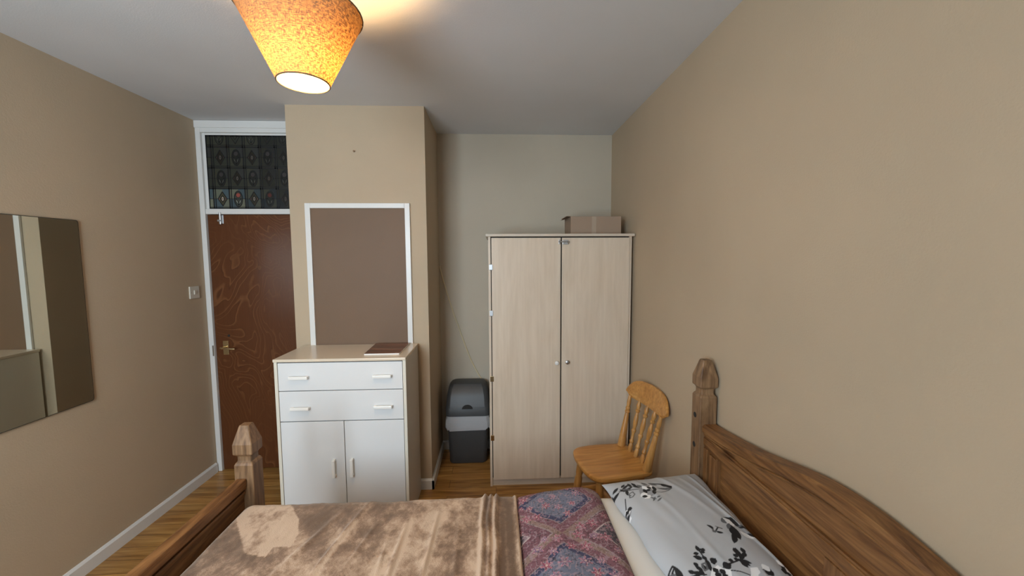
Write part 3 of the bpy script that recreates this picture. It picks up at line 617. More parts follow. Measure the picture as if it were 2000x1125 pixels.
# headboard arch
dT = [0, 0.05, 0.09, 0.15, 0.21, 0.27, 0.36, 0.45, 0.55, 0.62, 0.67]; zT = [0.999, 0.998, 0.994, 0.984, 0.971, 0.957, 0.938, 0.925, 0.912, 0.904, 0.901]
dI = [0, 0.05, 0.12, 0.2, 0.27, 0.36, 0.45, 0.55, 0.67]; zI = [0.953, 0.952, 0.946, 0.932, 0.916, 0.896, 0.882, 0.868, 0.858]
ysam = [ya+(yb-ya)*i/60 for i in range(61)]
sm_ = lambda D, Z, y, o: float(np.mean([np.interp(abs(y-BYC+k), D, Z) for k in (-0.03, -0.015, 0, 0.015, 0.03)]))+o
HP = MB(); pan = [(y, sm_(dT, zT, y, -0.004)) for y in ysam]+[(yb, 0.30), (ya, 0.30)]
HP.prism(pan, 0, 0.914, 0.940).build('headboard_panel', M['pine_y'], t)
def arch_bar(zt_fn, zb_fn, x0, x1, y0=ya, y1=yb, bev=0.004):
    ys_ = [y0+(y1-y0)*i/60 for i in range(61)]
    rings = []
    for y in ys_:
        a, b = zt_fn(y), zb_fn(y); rings.append([(x0, y, b+bev), (x0+bev, y, b), (x1, y, b), (x1, y, a), (x0+bev*2, y, a), (x0, y, a-bev*2)])
    return MB().loft(rings, smooth=True)
arch_bar(lambda y: sm_(dT, zT, y, 0), lambda y: sm_(dI, zI, y, 0.006), 0.896, 0.956).build('top_rail', M['pine_y'], t)
arch_bar(lambda y: sm_(dI, zI, y, 0.004), lambda y: sm_(dI, zI, y, -0.006), 0.903, 0.915, bev=0.002).build('arch_moulding', M['pine_y'], t)
cr = MB().box(0.902, 0.915, ya, yb, 0.812, 0.846, 0.003).box(0.907, 0.915, ya, yb, 0.800, 0.8125, 0.002).box(0.905, 0.915, ya, yb, 0.846, 0.855, 0.002)
cr.build('cross_rail', M['pine_y'], t)
for y0, y1 in ((BYC-0.045, BYC+0.045), (yb-0.028, yb), (ya, ya+0.028), (yb-0.118, yb-0.098), (ya+0.098, ya+0.118)): MB().box(0.903, 0.915, y0, y1, 0.42, 0.80, 0.003).build('stile', M['pine_zp'], t)
for y0, y1 in ((yb-0.090, yb-0.036), (ya+0.036, ya+0.090)): MB().box(0.906, 0.915, y0, y1, 0.44, 0.79, 0.006).build('small_panel', M['pine_zp'], t)
MB().box(0.902, 0.940, ya, yb, 0.30, 0.42, 0.004).build('bottom_rail', M['pine_y'], t)
# footboard
MB().box(-1.074, -1.034, ya, yb, 0.680, 0.720, 0.005).build('foot_rail', M['pine_y'], t)
MB().box(-1.064, -1.048, ya, yb, 0.30, 0.688).build('footboard_panel', M['pine_y'], t)
MB().box(-1.068, -1.040, ya, yb, 0.655, 0.668, 0.004).box(-1.068, -1.034, ya, yb, 0.26, 0.36, 0.004).build('foot_moulding', M['pine_y'], t)
for y0, y1 in ((BY1-0.050, BY1-0.024), (BY0+0.024, BY0+0.050)): MB().box(FX1_, HX0, y0, y1, 0.24, 0.38, 0.004).build('side_rail', M['pine_x'], t)
sl = MB().box(-1.03, 0.90, BY0+0.052, BY1-0.052, 0.34, 0.358).build('slat_base', M['pine_x'], t)

# ------------------------------------------------------------ bedding: everything follows the rounded mattress section
MT, MHW = 0.615, 0.652     # top height and half width
def vnoise(x, y, seed=0):
    r = np.random.RandomState(seed); G = r.rand(64, 64); xi = np.floor(x).astype(int); yi = np.floor(y).astype(int); fx = x-xi; fy = y-yi
    fx = fx*fx*(3-2*fx); fy = fy*fy*(3-2*fy); g_ = lambda a, b: G[a % 64, b % 64]
    return (g_(xi, yi)*(1-fx)+g_(xi+1, yi)*fx)*(1-fy)+(g_(xi, yi+1)*(1-fx)+g_(xi+1, yi+1)*fx)*fy
def section(s, off, r0=0.05):
    # s: signed length from the middle of the top across the bed (positive = far side); returns y, z, ny, nz
    r = r0; a = np.abs(s); sg = np.sign(s); flat_ = MHW-r; arc = r*PI/2
    th = np.clip((a-flat_)/r, 0, PI/2); y = np.where(a < flat_, a, flat_+r*np.sin(th)); z = np.where(a < flat_, 0, -r*(1-np.cos(th)))-np.clip(a-flat_-arc, 0, None)
    ny_ = np.where(a < flat_, 0, np.sin(th)); nz_ = np.where(a < flat_, 1, np.cos(th))
    return BYC+sg*(y+ny_*off), MT+z+nz_*off, sg*ny_, nz_
def cloth(name, xs, ss, offf, mt, label, cat, color=None, tone_shift=None, thick=0.0, zadd=None):
    X, Sg = np.meshgrid(xs, ss, indexing='ij'); off = offf(X, Sg); Y, Z, ny_, nz_ = section(Sg, off)
    if zadd is not None: Z = Z+zadd(X, Sg)
    nx, ns = X.shape; V = np.stack([X, Y, Z], -1).reshape(-1, 3)
    I = np.arange(nx*ns).reshape(nx, ns); F = np.stack([I[:-1, :-1], I[1:, :-1], I[1:, 1:], I[:-1, 1:]], -1).reshape(-1, 4)
    me = bpy.data.meshes.new(name); me.from_pydata(V.tolist(), [], F.tolist()); me.materials.append(mt)
    me.polygons.foreach_set('use_smooth', [True]*len(F))
    if color is not None:
        C_ = color(X, Y, Sg); a = me.color_attributes.new('print', 'FLOAT_COLOR', 'POINT'); buf = np.ones((nx*ns, 4), dtype=np.float32); buf[:, :3] = C_.reshape(-1, 3); a.data.foreach_set('color', buf.ravel())
    if tone_shift is not None:
        a = me.attributes.new('tone_shift', 'FLOAT', 'POINT'); a.data.foreach_set('value', tone_shift(X, Y).astype(np.float32).ravel())
    me.update(); o = bpy.data.objects.new(name, me); COL.objects.link(o); recenter(o, (float(np.mean(xs)), BYC, MT-0.2))
    if thick > 0: md = o.modifiers.new('thickness', 'SOLIDIFY'); md.thickness = thick; md.offset = -1
    return tag(o, label, cat)
# mattress with its white sheet
mt_rings = []
for x, k in ((-1.015, 0.03), (-1.010, 0.012), (-1.0, 0.0), (0.86, 0.0), (0.885, 0.010), (0.893, 0.03)):
    ss = np.linspace(-(MHW+0.19), MHW+0.19, 80); Y, Z, _, _ = section(ss, -k*np.ones_like(ss)+0.0); Z = np.maximum(Z, 0.36+k); mt_rings.append([(x, float(y), float(z)) for y, z in zip(Y, Z)])
mo = MB().loft(mt_rings).build('mattress', M['sheet']); recenter(mo, (-0.06, BYC, 0.36)); tag(mo, 'white-sheeted mattress in the pine bed, showing beside the pillow', 'mattress')
sstop = MHW-0.05+0.05*PI/2
# duvet / patterned cover
def seg(lo_, hi, st): return np.arange(lo_, hi+st/2, st)
def duvet_off(X, Sg):
    rise = 0.010+0.022*np.clip((X-0.09)/0.12, 0, 1)**0.8; u = np.clip((0.436-X)/0.055, 0, 1); rise = rise*np.sqrt(1-(1-u)**2)+0.0015
    rise = np.where(X < 0.09, 0.006, rise)
    return rise+0.004*(vnoise(X*14, Sg*6, 3)-0.5)*u+0.012*np.exp(-((X-0.34)/0.07)**2)*np.exp(-((Sg-0.60)/0.10)**2)
def duvet_col(X, Y, Sg):
    x = X+0.012*(vnoise(X*12, Y*12, 5)-0.5); y = Y+0.012*(vnoise(X*12, Y*12, 6)-0.5)
    out = np.zeros(X.shape+(3,)); px_, py_ = 0.40, 0.36
    def put(mask, c): out[mask] = c
    bestA = np.full(X.shape, 9.0); bestB = bestA.copy()
    for i in range(-2, 3):
        for j in range(-6, 6):
            dA = np.abs(x-(0.235+i*px_))/0.2+np.abs(y-(1.490+j*py_))/0.18; dB = np.abs(x-(0.435+i*px_))/0.2+np.abs(y-(1.310+j*py_))/0.18
            bestA = np.minimum(bestA, dA); bestB = np.minimum(bestB, dB)
    A = bestA < bestB; d = np.where(A, bestA, bestB)
    blue = np.array([0.150, 0.165, 0.235]); navy = np.array([0.050, 0.055, 0.120]); mar = np.array([0.195, 0.085, 0.110]); dark = np.array([0.075, 0.065, 0.085]); beige = np.array([0.33, 0.22, 0.19]); cream = np.array([0.50, 0.42, 0.42])
    put(A & (d < 0.60), blue); put(A & (d >= 0.60) & (d < 0.74), navy); put(A & (d >= 0.74) & (d < 0.76), cream*0.6); put(A & (d >= 0.76), mar)
    put(~A & (d < 0.40), dark); put(~A & (d >= 0.40) & (d < 0.44), cream); put(~A & (d >= 0.44) & (d < 0.80), mar*0.9); put(~A & (d >= 0.80) & (d < 0.83), cream*0.7); put(~A & (d >= 0.83), beige*0.8)
    # rosettes on a jittered grid
    rng = np.random.RandomState(11); stp_ = 0.056
    for gx in range(0, 10):
        for gy in range(0, 38):
            cx = 0.03+gx*stp_+(gy % 2)*stp_/2+rng.uniform(-0.014, 0.014); cy = 0.12+gy*stp_+rng.uniform(-0.014, 0.014); R_ = rng.uniform(0.015, 0.025); ph = rng.uniform(0, 6); rnd = rng.rand()
            if rnd < 0.25: continue
            dx = x-cx; dy = y-cy; rr_ = np.hypot(dx, dy); mk = rr_ < R_*1.1
            if not mk.any(): continue
            th = np.arctan2(dy, dx)+ph; pet = R_*(0.72+0.28*np.cos(6*th)); inside = mk & (rr_ < pet)
            out[inside] = np.array([0.27, 0.05, 0.095]) if rnd < 0.8 else np.array([0.16, 0.12, 0.22])
            out[inside & (np.abs(rr_-pet*0.86) < 0.0016)] = (0.58, 0.36, 0.40); out[inside & (np.cos(6*th) > 0.86) & (rr_ > R_*0.25)] = (0.40, 0.15, 0.20); out[rr_ < R_*0.2] = (0.55, 0.38, 0.36)
    # fine scrolls
    n1 = vnoise(x*95, y*95, 21); n2 = vnoise(x*140+7, y*140, 22)
    l1 = np.abs(n1-0.5) < 0.075; out[l1] = out[l1]*0.35+np.array([0.36, 0.26, 0.30])*0.65
    l2 = np.abs(n2-0.35) < 0.05; out[l2] = out[l2]*0.45
    return out*0.96+0.006
cloth('patterned_duvet', seg(-0.10, 0.436, 0.0022), seg(-0.70, 0.70, 0.0024), duvet_off, M['duvet'], 'maroon and blue persian-patterned duvet between brown blanket and white sheet', 'duvet', color=duvet_col)
# plush blanket
def gl(x, c, w_): return np.exp(-((x-c)/w_)**2)
def lineridge(X, Y, x0, y0, x1, y1, w_, h):
    dx, dy = x1-x0, y1-y0; L_ = math.hypot(dx, dy); tt = np.clip(((X-x0)*dx+(Y-y0)*dy)/L_**2, -0.25, 1.25); d = ((X-x0)*dy-(Y-y0)*dx)/L_
    return h*np.exp(-(d/w_)**2)*np.clip(1.25-np.abs(tt-0.5)*1.6, 0, 1)
def bl_off(X, Sg):
    Y = BYC+Sg; o = 0.016+0.007*(vnoise(X*7+3, Sg*4, 1)-0.5)+0.004*(vnoise(X*22, Sg*9, 2)-0.5)+0.0016*(vnoise(X*60, Sg*30, 8)-0.5)
    for a in ((-0.526, 1.509, -0.60, 1.10, 0.010, 0.008), (-0.339, 1.373, -0.345, 1.10, 0.008, 0.010), (-0.227, 1.463, -0.240, 1.05, 0.008, 0.008), (-0.382, 1.178, -0.386, 1.306, 0.006, 0.006), (-0.62, 1.45, -0.72, 1.15, 0.012, 0.006), (-0.14, 1.4, -0.13, 1.0, 0.010, 0.006), (-0.455, 1.40, -0.49, 1.20, 0.008, 0.005), (-0.3, 0.9, -0.5, 0.5, 0.012, 0.008), (-0.8, 1.0, -0.7, 0.5, 0.012, 0.008)): o = o+lineridge(X, Y, *a)
    wob = 0.004*np.sin(Sg*9+1)+0.003*np.sin(Sg*23)
    o = o+0.013*gl(X, -0.050+wob, 0.0085)+0.012*gl(X, -0.026+wob, 0.007)+0.015*gl(X, -0.002+wob*0.7, 0.008)     # pleats
    o = o+0.007*gl(X, 0.076+wob*0.4, 0.006)                                                                   # hem
    o = o-0.012*np.clip((-0.985-X)/0.03, 0, 1)**2
    return o
def bl_tone(X, Y):
    n = 0.10*(vnoise(X*3.2+9, Y*2.6, 31)-0.5)
    poly = [(-1.013, 1.491), (-0.989, 1.563), (-0.859, 1.585), (-0.759, 1.46), (-0.721, 1.378), (-0.714, 1.312), (-0.776, 1.315), (-0.774, 1.268), (-0.852, 1.285), (-0.922, 1.373)]  # outline of a paler patch in the blanket tone
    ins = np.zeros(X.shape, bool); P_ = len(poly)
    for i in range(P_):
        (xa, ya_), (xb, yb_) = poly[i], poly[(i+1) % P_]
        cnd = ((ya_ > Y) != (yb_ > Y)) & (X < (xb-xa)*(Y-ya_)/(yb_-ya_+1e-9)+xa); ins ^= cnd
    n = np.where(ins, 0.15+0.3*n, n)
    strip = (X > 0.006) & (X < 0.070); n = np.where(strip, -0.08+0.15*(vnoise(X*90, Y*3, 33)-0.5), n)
    n = n+0.15*gl(X, -0.06, 0.006)+0.16*gl(X, -0.012, 0.005)+0.20*gl(X, 0.080, 0.005)-0.10*gl(X, -0.037, 0.006)  # paler beside pleats and hem, darker between two pleats
    for a in ((-0.516, 1.509, -0.59, 1.10), (-0.219, 1.463, -0.232, 1.05), (-0.327, 1.373, -0.335, 1.10)): n = n+lineridge(X, Y, *a, 0.008, 0.14)  # paler lines along three folds
    return n
cloth('plush_blanket', seg(-1.008, 0.084, 0.0042), seg(-0.78, 0.78, 0.0048), bl_off, M['blanket'], 'brown crumpled plush blanket spread over the foot of the bed', 'blanket', tone_shift=bl_tone, thick=0.004)

# ------------------------------------------------------------ pillow with a black floral print
PX0, PX1, PY0, PY1 = 0.462, 0.888, 0.93, 1.615
ART = [('l', 0, 0.006, [(0.471, 1.532),(0.475, 1.476)]),('l', 0, 0.006, [(0.462, 1.485),(0.505, 1.51)]),('l', 0, 0.006, [(0.483, 1.523),(0.51, 1.542)]),('l', 0, 0.006, [(0.472, 1.504),(0.464, 1.524)]),('l', 0, 0.005, [(0.522, 1.533),(0.54, 1.553)]),('l', 0, 0.005, [(0.519, 1.517),(0.556, 1.544)]),('l', 0, 0.005, [(0.52, 1.501),(0.564, 1.519)]),('l', 0, 0.005, [(0.554, 1.552),(0.558, 1.515)]),('l', 0, 0.005, [(0.569, 1.551),(0.577, 1.51)]),('l', 0, 0.005, [(0.565, 1.523),(0.591, 1.497)]),('l', 0, 0.005, [(0.534, 1.508),(0.527, 1.473)]),('l', 0, 0.005, [(0.512, 1.525),(0.529, 1.5)]),('l', 1, 0.006, [(0.52, 1.521),(0.55, 1.499)]),('l', 1, 0.006, [(0.583, 1.526),(0.6, 1.485)]),('l', 1, 0.006, [(0.606, 1.537),(0.623, 1.507)]),('l', 1, 0.006, [(0.631, 1.527),(0.66, 1.505)]),('s', 0, 0.0016, [(0.506, 1.514),(0.545, 1.5),(0.588, 1.489)]),('s', 0, 0.0014, [(0.536, 1.5),(0.529, 1.473),(0.538, 1.465)]),('p', 3, 0, [(0.582, 1.498),(0.613, 1.516),(0.643, 1.51),(0.645, 1.475),(0.623, 1.438),(0.589, 1.422),(0.57, 1.441),(0.574, 1.471)]),('l', 2, 0.009, [(0.599, 1.505),(0.611, 1.477)]),('l', 2, 0.009, [(0.57, 1.441),(0.599, 1.458)]),('l', 2, 0.009, [(0.633, 1.507),(0.635, 1.468)]),('l', 2, 0.009, [(0.58, 1.426),(0.605, 1.439)]),('l', 0, 0.006, [(0.596, 1.485),(0.598, 1.454)]),('l', 0, 0.006, [(0.639, 1.498),(0.636, 1.46)]),('l', 0, 0.006, [(0.614, 1.496),(0.626, 1.48)]),('l', 0, 0.006, [(0.631, 1.468),(0.623, 1.438)]),('l', 0, 0.006, [(0.574, 1.441),(0.593, 1.433)]),('l', 0, 0.006, [(0.616, 1.465),(0.607, 1.477)]),('l', 0, 0.004, [(0.641, 1.527),(0.68, 1.508),(0.707, 1.483),(0.704, 1.468)]),('l', 1, 0.006, [(0.65, 1.482),(0.682, 1.469),(0.704, 1.472)]),('s', 1, 0.0016, [(0.63, 1.456),(0.654, 1.448),(0.686, 1.457),(0.706, 1.471)]),('l', 0, 0.006, [(0.676, 1.508),(0.693, 1.484)]),('l', 0, 0.006, [(0.682, 1.512),(0.706, 1.471)]),('l', 1, 0.003, [(0.599, 1.425),(0.62, 1.41)]),('l', 1, 0.003, [(0.602, 1.4),(0.619, 1.424)]),('l', 1, 0.003, [(0.616, 1.396),(0.639, 1.412)]),('l', 1, 0.003, [(0.623, 1.417),(0.639, 1.423)]),('s', 1, 0.0018, [(0.53, 1.454),(0.535, 1.477),(0.551, 1.484),(0.554, 1.466),(0.541, 1.454),(0.53, 1.454)]),('s', 0, 0.0014, [(0.513, 1.459),(0.505, 1.43),(0.499, 1.406)]),('p', 3, 0, [(0.487, 1.403),(0.522, 1.408),(0.499, 1.362),(0.482, 1.369)]),('l', 2, 0.008, [(0.494, 1.395),(0.512, 1.405)]),('l', 2, 0.006, [(0.495, 1.368),(0.505, 1.378)]),('l', 0, 0.006, [(0.484, 1.396),(0.495, 1.382)]),('l', 0, 0.006, [(0.499, 1.406),(0.503, 1.392)]),('l', 0, 0.006, [(0.481, 1.372),(0.505, 1.385)]),('l', 0, 0.006, [(0.505, 1.409),(0.52, 1.401)]),('l', 2, 0.012, [(0.799, 1.277),(0.816, 1.264),(0.817, 1.241)]),('l', 0, 0.006, [(0.808, 1.285),(0.829, 1.278),(0.833, 1.246),(0.845, 1.228)]),('l', 1, 0.006, [(0.799, 1.28),(0.794, 1.262),(0.801, 1.253)]),('l', 0, 0.012, [(0.809, 1.244),(0.801, 1.209),(0.8, 1.177)]),('l', 0, 0.007, [(0.795, 1.209),(0.782, 1.178),(0.768, 1.159)]),('l', 1, 0.01, [(0.833, 1.24),(0.856, 1.233),(0.876, 1.221)]),('l', 0, 0.01, [(0.833, 1.235),(0.859, 1.225),(0.873, 1.205)]),('l', 3, 0.014, [(0.837, 1.229),(0.854, 1.211),(0.871, 1.197)]),('l', 2, 0.008, [(0.825, 1.216),(0.836, 1.196),(0.862, 1.19)]),('l', 1, 0.005, [(0.809, 1.253),(0.788, 1.226)]),('l', 0, 0.005, [(0.837, 1.234),(0.872, 1.238)]),('l', 0, 0.005, [(0.843, 1.207),(0.866, 1.189)]),('l', 0, 0.005, [(0.803, 1.231),(0.81, 1.198)]),('s', 0, 0.0018, [(0.728, 1.246),(0.735, 1.229),(0.735, 1.212),(0.757, 1.233),(0.767, 1.226)]),('s', 1, 0.0022, [(0.738, 1.234),(0.731, 1.215),(0.748, 1.214)]),('l', 0, 0.004, [(0.731, 1.247),(0.739, 1.228)]),('l', 0, 0.004, [(0.741, 1.212),(0.76, 1.206)]),('s', 1, 0.0014, [(0.752, 1.239),(0.767, 1.227)]),('s', 0, 0.0022, [(0.528, 1.11),(0.547, 1.12),(0.555, 1.104),(0.553, 1.078),(0.557, 1.067)]),('s', 0, 0.0022, [(0.531, 1.112),(0.525, 1.088),(0.537, 1.083),(0.54, 1.105),(0.551, 1.113)]),('s', 1, 0.002, [(0.533, 1.105),(0.545, 1.093),(0.548, 1.074)]),('l', 0, 0.006, [(0.551, 1.113),(0.556, 1.065)]),('l', 0, 0.006, [(0.527, 1.085),(0.543, 1.082)]),('s', 0, 0.0018, [(0.511, 1.076),(0.521, 1.071),(0.535, 1.079)]),('p', 3, 0, [(0.521, 1.071),(0.547, 1.076),(0.552, 1.059),(0.535, 1.044),(0.512, 1.045)]),('l', 0, 0.01, [(0.518, 1.065),(0.527, 1.048)]),('l', 2, 0.01, [(0.529, 1.066),(0.543, 1.059)]),('l', 0, 0.008, [(0.546, 1.074),(0.55, 1.053)]),('l', 0, 0.007, [(0.513, 1.055),(0.516, 1.038)]),('l', 2, 0.01, [(0.53, 1.054),(0.532, 1.037)]),('l', 0, 0.009, [(0.54, 1.053),(0.525, 1.03)]),('s', 0, 0.0018, [(0.556, 1.066),(0.59, 1.065),(0.622, 1.061)]),('s', 0, 0.0018, [(0.645, 1.163),(0.645, 1.136),(0.646, 1.104),(0.642, 1.073)]),('l', 0, 0.005, [(0.644, 1.165),(0.644, 1.141)]),('l', 0, 0.005, [(0.653, 1.15),(0.663, 1.142)]),('l', 0, 0.005, [(0.646, 1.141),(0.658, 1.135)]),('l', 0, 0.005, [(0.622, 1.137),(0.638, 1.136)]),('l', 0, 0.005, [(0.616, 1.128),(0.639, 1.118)]),('l', 0, 0.005, [(0.619, 1.123),(0.638, 1.113)]),('l', 0, 0.005, [(0.641, 1.122),(0.651, 1.11)]),('l', 0, 0.005, [(0.647, 1.113),(0.645, 1.077)]),('l', 0, 0.005, [(0.652, 1.152),(0.651, 1.143)]),('l', 0, 0.005, [(0.606, 1.106),(0.614, 1.092)]),('l', 0, 0.005, [(0.605, 1.094),(0.619, 1.074)]),('l', 0, 0.005, [(0.579, 1.085),(0.593, 1.071)]),('l', 0, 0.005, [(0.585, 1.076),(0.617, 1.064)]),('l', 0, 0.005, [(0.627, 1.096),(0.629, 1.074)]),('l', 0, 0.005, [(0.608, 1.077),(0.618, 1.064)]),('l', 0, 0.005, [(0.644, 1.095),(0.643, 1.069)]),('s', 1, 0.002, [(0.627, 1.096),(0.64, 1.099),(0.636, 1.078),(0.624, 1.074),(0.627, 1.096)]),('l', 0, 0.008, [(0.657, 1.098),(0.676, 1.107)]),('l', 0, 0.006, [(0.669, 1.107),(0.668, 1.093)]),('l', 0, 0.006, [(0.657, 1.096),(0.669, 1.096)]),('p', 2, 0, [(0.648, 1.077),(0.67, 1.085),(0.679, 1.071),(0.698, 1.062),(0.69, 1.045),(0.668, 1.03),(0.626, 1.033),(0.633, 1.057)]),('p', 3, 0, [(0.66, 1.068),(0.678, 1.063),(0.66, 1.039),(0.643, 1.044)]),('l', 0, 0.007, [(0.654, 1.064),(0.655, 1.047)]),('l', 0, 0.007, [(0.665, 1.047),(0.68, 1.05)]),('l', 0, 0.007, [(0.647, 1.068),(0.663, 1.072)]),('l', 0, 0.007, [(0.629, 1.032),(0.653, 1.043)]),('l', 0, 0.007, [(0.68, 1.067),(0.665, 1.059)]),('l', 0, 0.01, [(0.682, 1.075),(0.706, 1.08)]),('l', 0, 0.006, [(0.699, 1.085),(0.703, 1.072)]),('l', 2, 0.01, [(0.632, 1.048),(0.634, 1.028)]),('l', 0, 0.008, [(0.618, 1.053),(0.611, 1.029)]),('l', 0, 0.007, [(0.586, 1.057),(0.604, 1.054)]),('l', 0, 0.008, [(0.579, 1.051),(0.592, 1.05)]),('l', 1, 0.006, [(0.573, 1.051),(0.56, 1.028)]),('l', 0, 0.006, [(0.613, 1.058),(0.616, 1.033)]),('s', 0, 0.002, [(0.707, 1.083),(0.733, 1.09),(0.759, 1.098)]),('s', 0, 0.0014, [(0.697, 1.06),(0.721, 1.054),(0.744, 1.039)]),('l', 0, 0.0055, [(0.754, 1.14),(0.75, 1.116)]),('l', 0, 0.0055, [(0.738, 1.117),(0.745, 1.103)]),('l', 0, 0.0055, [(0.759, 1.13),(0.752, 1.103)]),('l', 0, 0.0055, [(0.777, 1.139),(0.775, 1.115)]),('l', 0, 0.0055, [(0.778, 1.12),(0.762, 1.102)]),('l', 0, 0.0055, [(0.739, 1.099),(0.762, 1.069)]),('l', 0, 0.0055, [(0.743, 1.094),(0.771, 1.077)]),('l', 0, 0.0055, [(0.744, 1.09),(0.752, 1.065)]),('l', 0, 0.0055, [(0.72, 1.1),(0.713, 1.087)]),('l', 0, 0.0055, [(0.759, 1.14),(0.749, 1.103)]),('l', 0, 0.0055, [(0.771, 1.115),(0.746, 1.094)]),('l', 0, 0.0055, [(0.73, 1.101),(0.739, 1.094)]),('p', 2, 0, [(0.757, 1.063),(0.779, 1.064),(0.776, 1.045),(0.752, 1.03),(0.744, 1.039)]),('p', 3, 0, [(0.788, 1.057),(0.816, 1.062),(0.816, 1.043),(0.788, 1.032)]),('l', 0, 0.012, [(0.793, 1.055),(0.813, 1.043)]),('l', 0, 0.008, [(0.795, 1.04),(0.815, 1.047)]),('l', 2, 0.01, [(0.793, 1.059),(0.814, 1.064)]),('l', 2, 0.012, [(0.747, 1.042),(0.753, 1.026)]),('p', 3, 0, [(0.857, 1.079),(0.884, 1.087),(0.891, 1.056),(0.885, 1.044),(0.855, 1.049)]),('l', 0, 0.008, [(0.865, 1.077),(0.871, 1.061)]),('l', 0, 0.008, [(0.881, 1.074),(0.888, 1.052)]),('l', 0, 0.008, [(0.858, 1.053),(0.872, 1.048)]),('l', 2, 0.01, [(0.86, 1.083),(0.873, 1.087)]),('l', 0, 0.007, [(0.864, 1.066),(0.852, 1.045)]),('l', 2, 0.012, [(0.868, 1.057),(0.884, 1.06)]),('l', 0, 0.006, [(0.553, 0.994),(0.581, 0.993)]),('l', 0, 0.006, [(0.553, 0.994),(0.564, 0.978)]),('l', 0, 0.006, [(0.553, 0.994),(0.542, 0.973)]),('l', 0, 0.006, [(0.553, 0.994),(0.525, 0.98)]),('l', 0, 0.006, [(0.553, 0.994),(0.524, 0.996)]),('l', 0, 0.006, [(0.553, 0.994),(0.54, 1.011)]),('l', 0, 0.006, [(0.553, 0.994),(0.564, 1.016)]),('l', 0, 0.006, [(0.553, 0.994),(0.581, 1.009)]),('l', 2, 0.014, [(0.55, 0.994),(0.56, 0.99)]),('l', 0, 0.006, [(0.651, 0.971),(0.655, 0.953)]),('l', 0, 0.006, [(0.651, 0.971),(0.633, 0.951)]),('l', 0, 0.006, [(0.651, 0.971),(0.621, 0.961)]),('l', 0, 0.006, [(0.651, 0.971),(0.627, 0.977)]),('l', 0, 0.006, [(0.651, 0.971),(0.647, 0.989)]),('l', 0, 0.006, [(0.651, 0.971),(0.67, 0.991)]),('l', 0, 0.006, [(0.651, 0.971),(0.682, 0.981)]),('l', 0, 0.006, [(0.651, 0.971),(0.675, 0.965)]),('l', 2, 0.014, [(0.648, 0.971),(0.658, 0.967)]),('l', 0, 0.006, [(0.771, 0.983),(0.746, 0.964)]),('l', 0, 0.006, [(0.771, 0.983),(0.74, 0.977)]),('l', 0, 0.006, [(0.771, 0.983),(0.752, 0.993)]),('l', 0, 0.006, [(0.771, 0.983),(0.776, 1.004)]),('l', 0, 0.006, [(0.771, 0.983),(0.798, 1.002)]),('l', 0, 0.006, [(0.771, 0.983),(0.804, 0.989)]),('l', 0, 0.006, [(0.771, 0.983),(0.79, 0.973)]),('l', 0, 0.006, [(0.771, 0.983),(0.767, 0.963)]),('l', 2, 0.014, [(0.768, 0.983),(0.778, 0.979)]),('l', 0, 0.006, [(0.58, 0.93),(0.552, 0.929)]),('l', 0, 0.006, [(0.58, 0.93),(0.565, 0.943)]),('l', 0, 0.006, [(0.58, 0.93),(0.587, 0.95)]),('l', 0, 0.006, [(0.58, 0.93),(0.605, 0.945)]),('l', 0, 0.006, [(0.58, 0.93),(0.608, 0.931)]),('l', 0, 0.006, [(0.58, 0.93),(0.594, 0.918)]),('l', 0, 0.006, [(0.58, 0.93),(0.572, 0.911)]),('l', 0, 0.006, [(0.58, 0.93),(0.555, 0.916)]),('l', 2, 0.014, [(0.577, 0.93),(0.587, 0.926)])]
def paint_art(X, Y):
    base_c = np.array([0.455, 0.48, 0.51]); C_ = np.tile(base_c, X.shape+(1,))
    wv = vnoise(X*5, Y*2.5, 41)[..., None]; C_ = C_*(0.97+0.06*wv)
    for kind, tone, wid, pts_ in ART:
        P_ = np.array(pts_); k = {0: (0.018, 0.019, 0.022), 1: (0.12, 0.125, 0.135), 2: (0.80, 0.82, 0.84), 3: (0.30, 0.31, 0.33)}[tone]; k = np.array(k)
        lo_ = P_.min(0)-0.03; hi = P_.max(0)+0.03; mk = (X > lo_[0]) & (X < hi[0]) & (Y > lo_[1]) & (Y < hi[1])
        if not mk.any(): continue
        x = X[mk]; y = Y[mk]
        if kind == 'p':
            ins = np.zeros(x.shape, bool); n_ = len(P_)
            for i in range(n_):
                xa, y_a = P_[i]; xb, y_b = P_[(i+1) % n_]
                ins ^= ((y_a > y) != (y_b > y)) & (x < (xb-xa)*(y-y_a)/(y_b-y_a+1e-9)+xa)
            al = ins.astype(float)
        else:
            al = np.zeros(x.shape); n_ = len(P_)-1
            for i in range(n_):
                a = P_[i]; d_ = P_[i+1]-a; L2 = (d_**2).sum()+1e-9; tt = np.clip(((x-a[0])*d_[0]+(y-a[1])*d_[1])/L2, 0, 1)
                dist = np.hypot(x-a[0]-tt*d_[0], y-a[1]-tt*d_[1])
                g_ = (i+tt)/n_; wl_ = 1.3*wid*(np.sin(PI*np.clip(g_, 0.02, 0.98))**0.7 if kind == 'l' else 1.0)
                al = np.maximum(al, np.clip((wl_-dist)/0.0012+0.5, 0, 1))
        sub_ = C_[mk]; C_[mk] = sub_*(1-al[:, None])+k*al[:, None]
    return C_
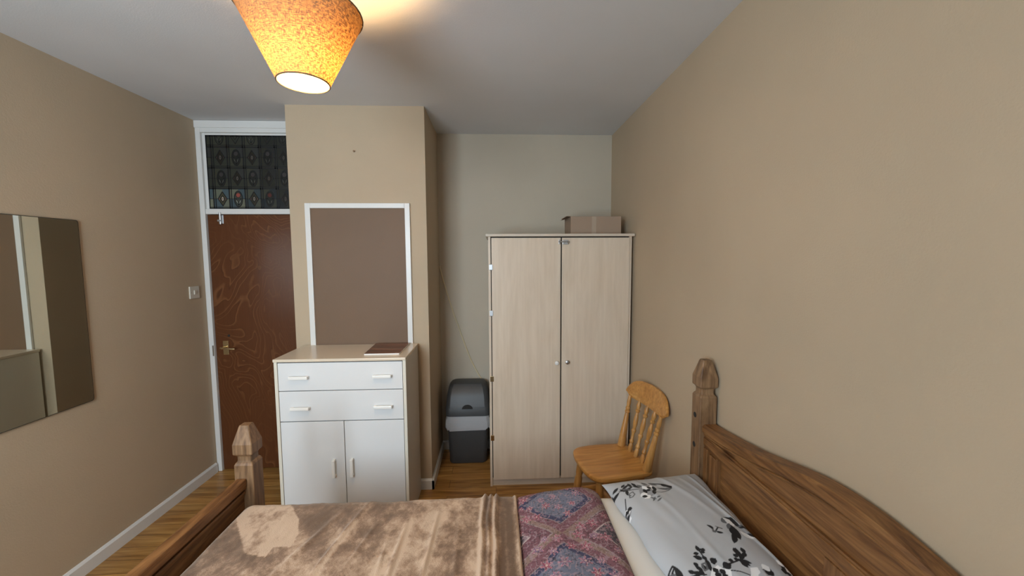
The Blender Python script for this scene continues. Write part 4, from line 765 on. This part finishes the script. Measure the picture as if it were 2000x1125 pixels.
def pillow(name, x0, x1, y0, y1, label):
    nx, ny_ = 216, 342; u = np.linspace(-1, 1, nx); v = np.linspace(-1, 1, ny_); U, V = np.meshgrid(u, v, indexing='ij')
    hx, hy = (x1-x0)/2, (y1-y0)/2; cx, cy = (x0+x1)/2, (y0+y1)/2
    pin = 1-0.05*(1-np.abs(V)**2)*np.abs(U)**3; pin2 = 1-0.04*(1-np.abs(U)**2)*np.abs(V)**3
    X = cx+U*hx*pin+0.004*np.sin(V*9)*np.abs(U)**6; Y = cy+V*hy*pin2; X = X+(1.6-Y)*0.115*(1-U)/2-0.014*(U+1)/2*np.clip(V, 0, 1)**6
    e_ = (1-np.abs(U)**2.6)*(1-np.abs(V)**3.2); e_ = np.clip(e_, 0, 1); body = e_**0.55
    tilt = 0.030*(U+1)/2; rest = 0.0225
    lo_z = MT+0.004+tilt*0.6+0.032*(1-body)*np.clip(0.75+0.35*U, 0, 1)
    corner = np.clip(V, 0, 1)**6*np.clip(-U, 0, 1)**4
    crease = 0.0035*np.exp(-((X-0.70-(1.6-Y)*0.28-0.01*np.sin(Y*11))/0.013)**2)*np.clip((Y-1.15)*3, 0, 1)+0.005*np.exp(-((X-0.775-(1.6-Y)*0.20)/0.009)**2)*np.clip((1.62-Y)*3, 0, 1)
    crease += 0.0022*np.exp(-((X-0.59-(1.6-Y)*0.22+0.008*np.sin(Y*13))/0.012)**2)+0.004*np.exp(-((X-0.83-(1.6-Y)*0.08)/0.007)**2)
    wr_ = 0.006*(vnoise(X*9+Y*3, Y*4, 51)-0.5)+0.003*(vnoise(X*34+Y*9, Y*6, 52)-0.5)
    top = lo_z+0.002+0.072*body+(wr_+crease)*np.clip(body*1.6, 0, 1)
    Cc = paint_art(X, Y)
    vt = np.stack([X, Y, top], -1).reshape(-1, 3); vb = np.stack([X, Y, lo_z], -1).reshape(-1, 3); I = np.arange(nx*ny_).reshape(nx, ny_); n0 = nx*ny_
    Ft = np.stack([I[:-1, :-1], I[1:, :-1], I[1:, 1:], I[:-1, 1:]], -1).reshape(-1, 4); Fb = Ft[:, ::-1]+n0
    bd_ = np.concatenate([I[:, 0], I[-1, 1:], I[-2::-1, -1], I[0, -2:0:-1]]); bn = np.roll(bd_, -1); Fs = np.stack([bn, bd_, bd_+n0, bn+n0], -1)
    me = bpy.data.meshes.new(name); me.from_pydata(np.concatenate([vt, vb]).tolist(), [], np.concatenate([Ft, Fb, Fs]).tolist()); me.materials.append(M['pillow']); me.polygons.foreach_set('use_smooth', [True]*len(me.polygons))
    a = me.color_attributes.new('print', 'FLOAT_COLOR', 'POINT'); buf = np.ones((2*n0, 4), np.float32); buf[:n0, :3] = Cc.reshape(-1, 3); buf[n0:, :3] = (0.42, 0.44, 0.46); a.data.foreach_set('color', buf.ravel())
    o = bpy.data.objects.new(name, me); COL.objects.link(o); recenter(o, (cx, cy, MT)); return tag(o, label, 'pillow')
pillow('pillow', PX0, PX1, PY0, PY1, 'grey pillow with black floral print lying against the headboard')
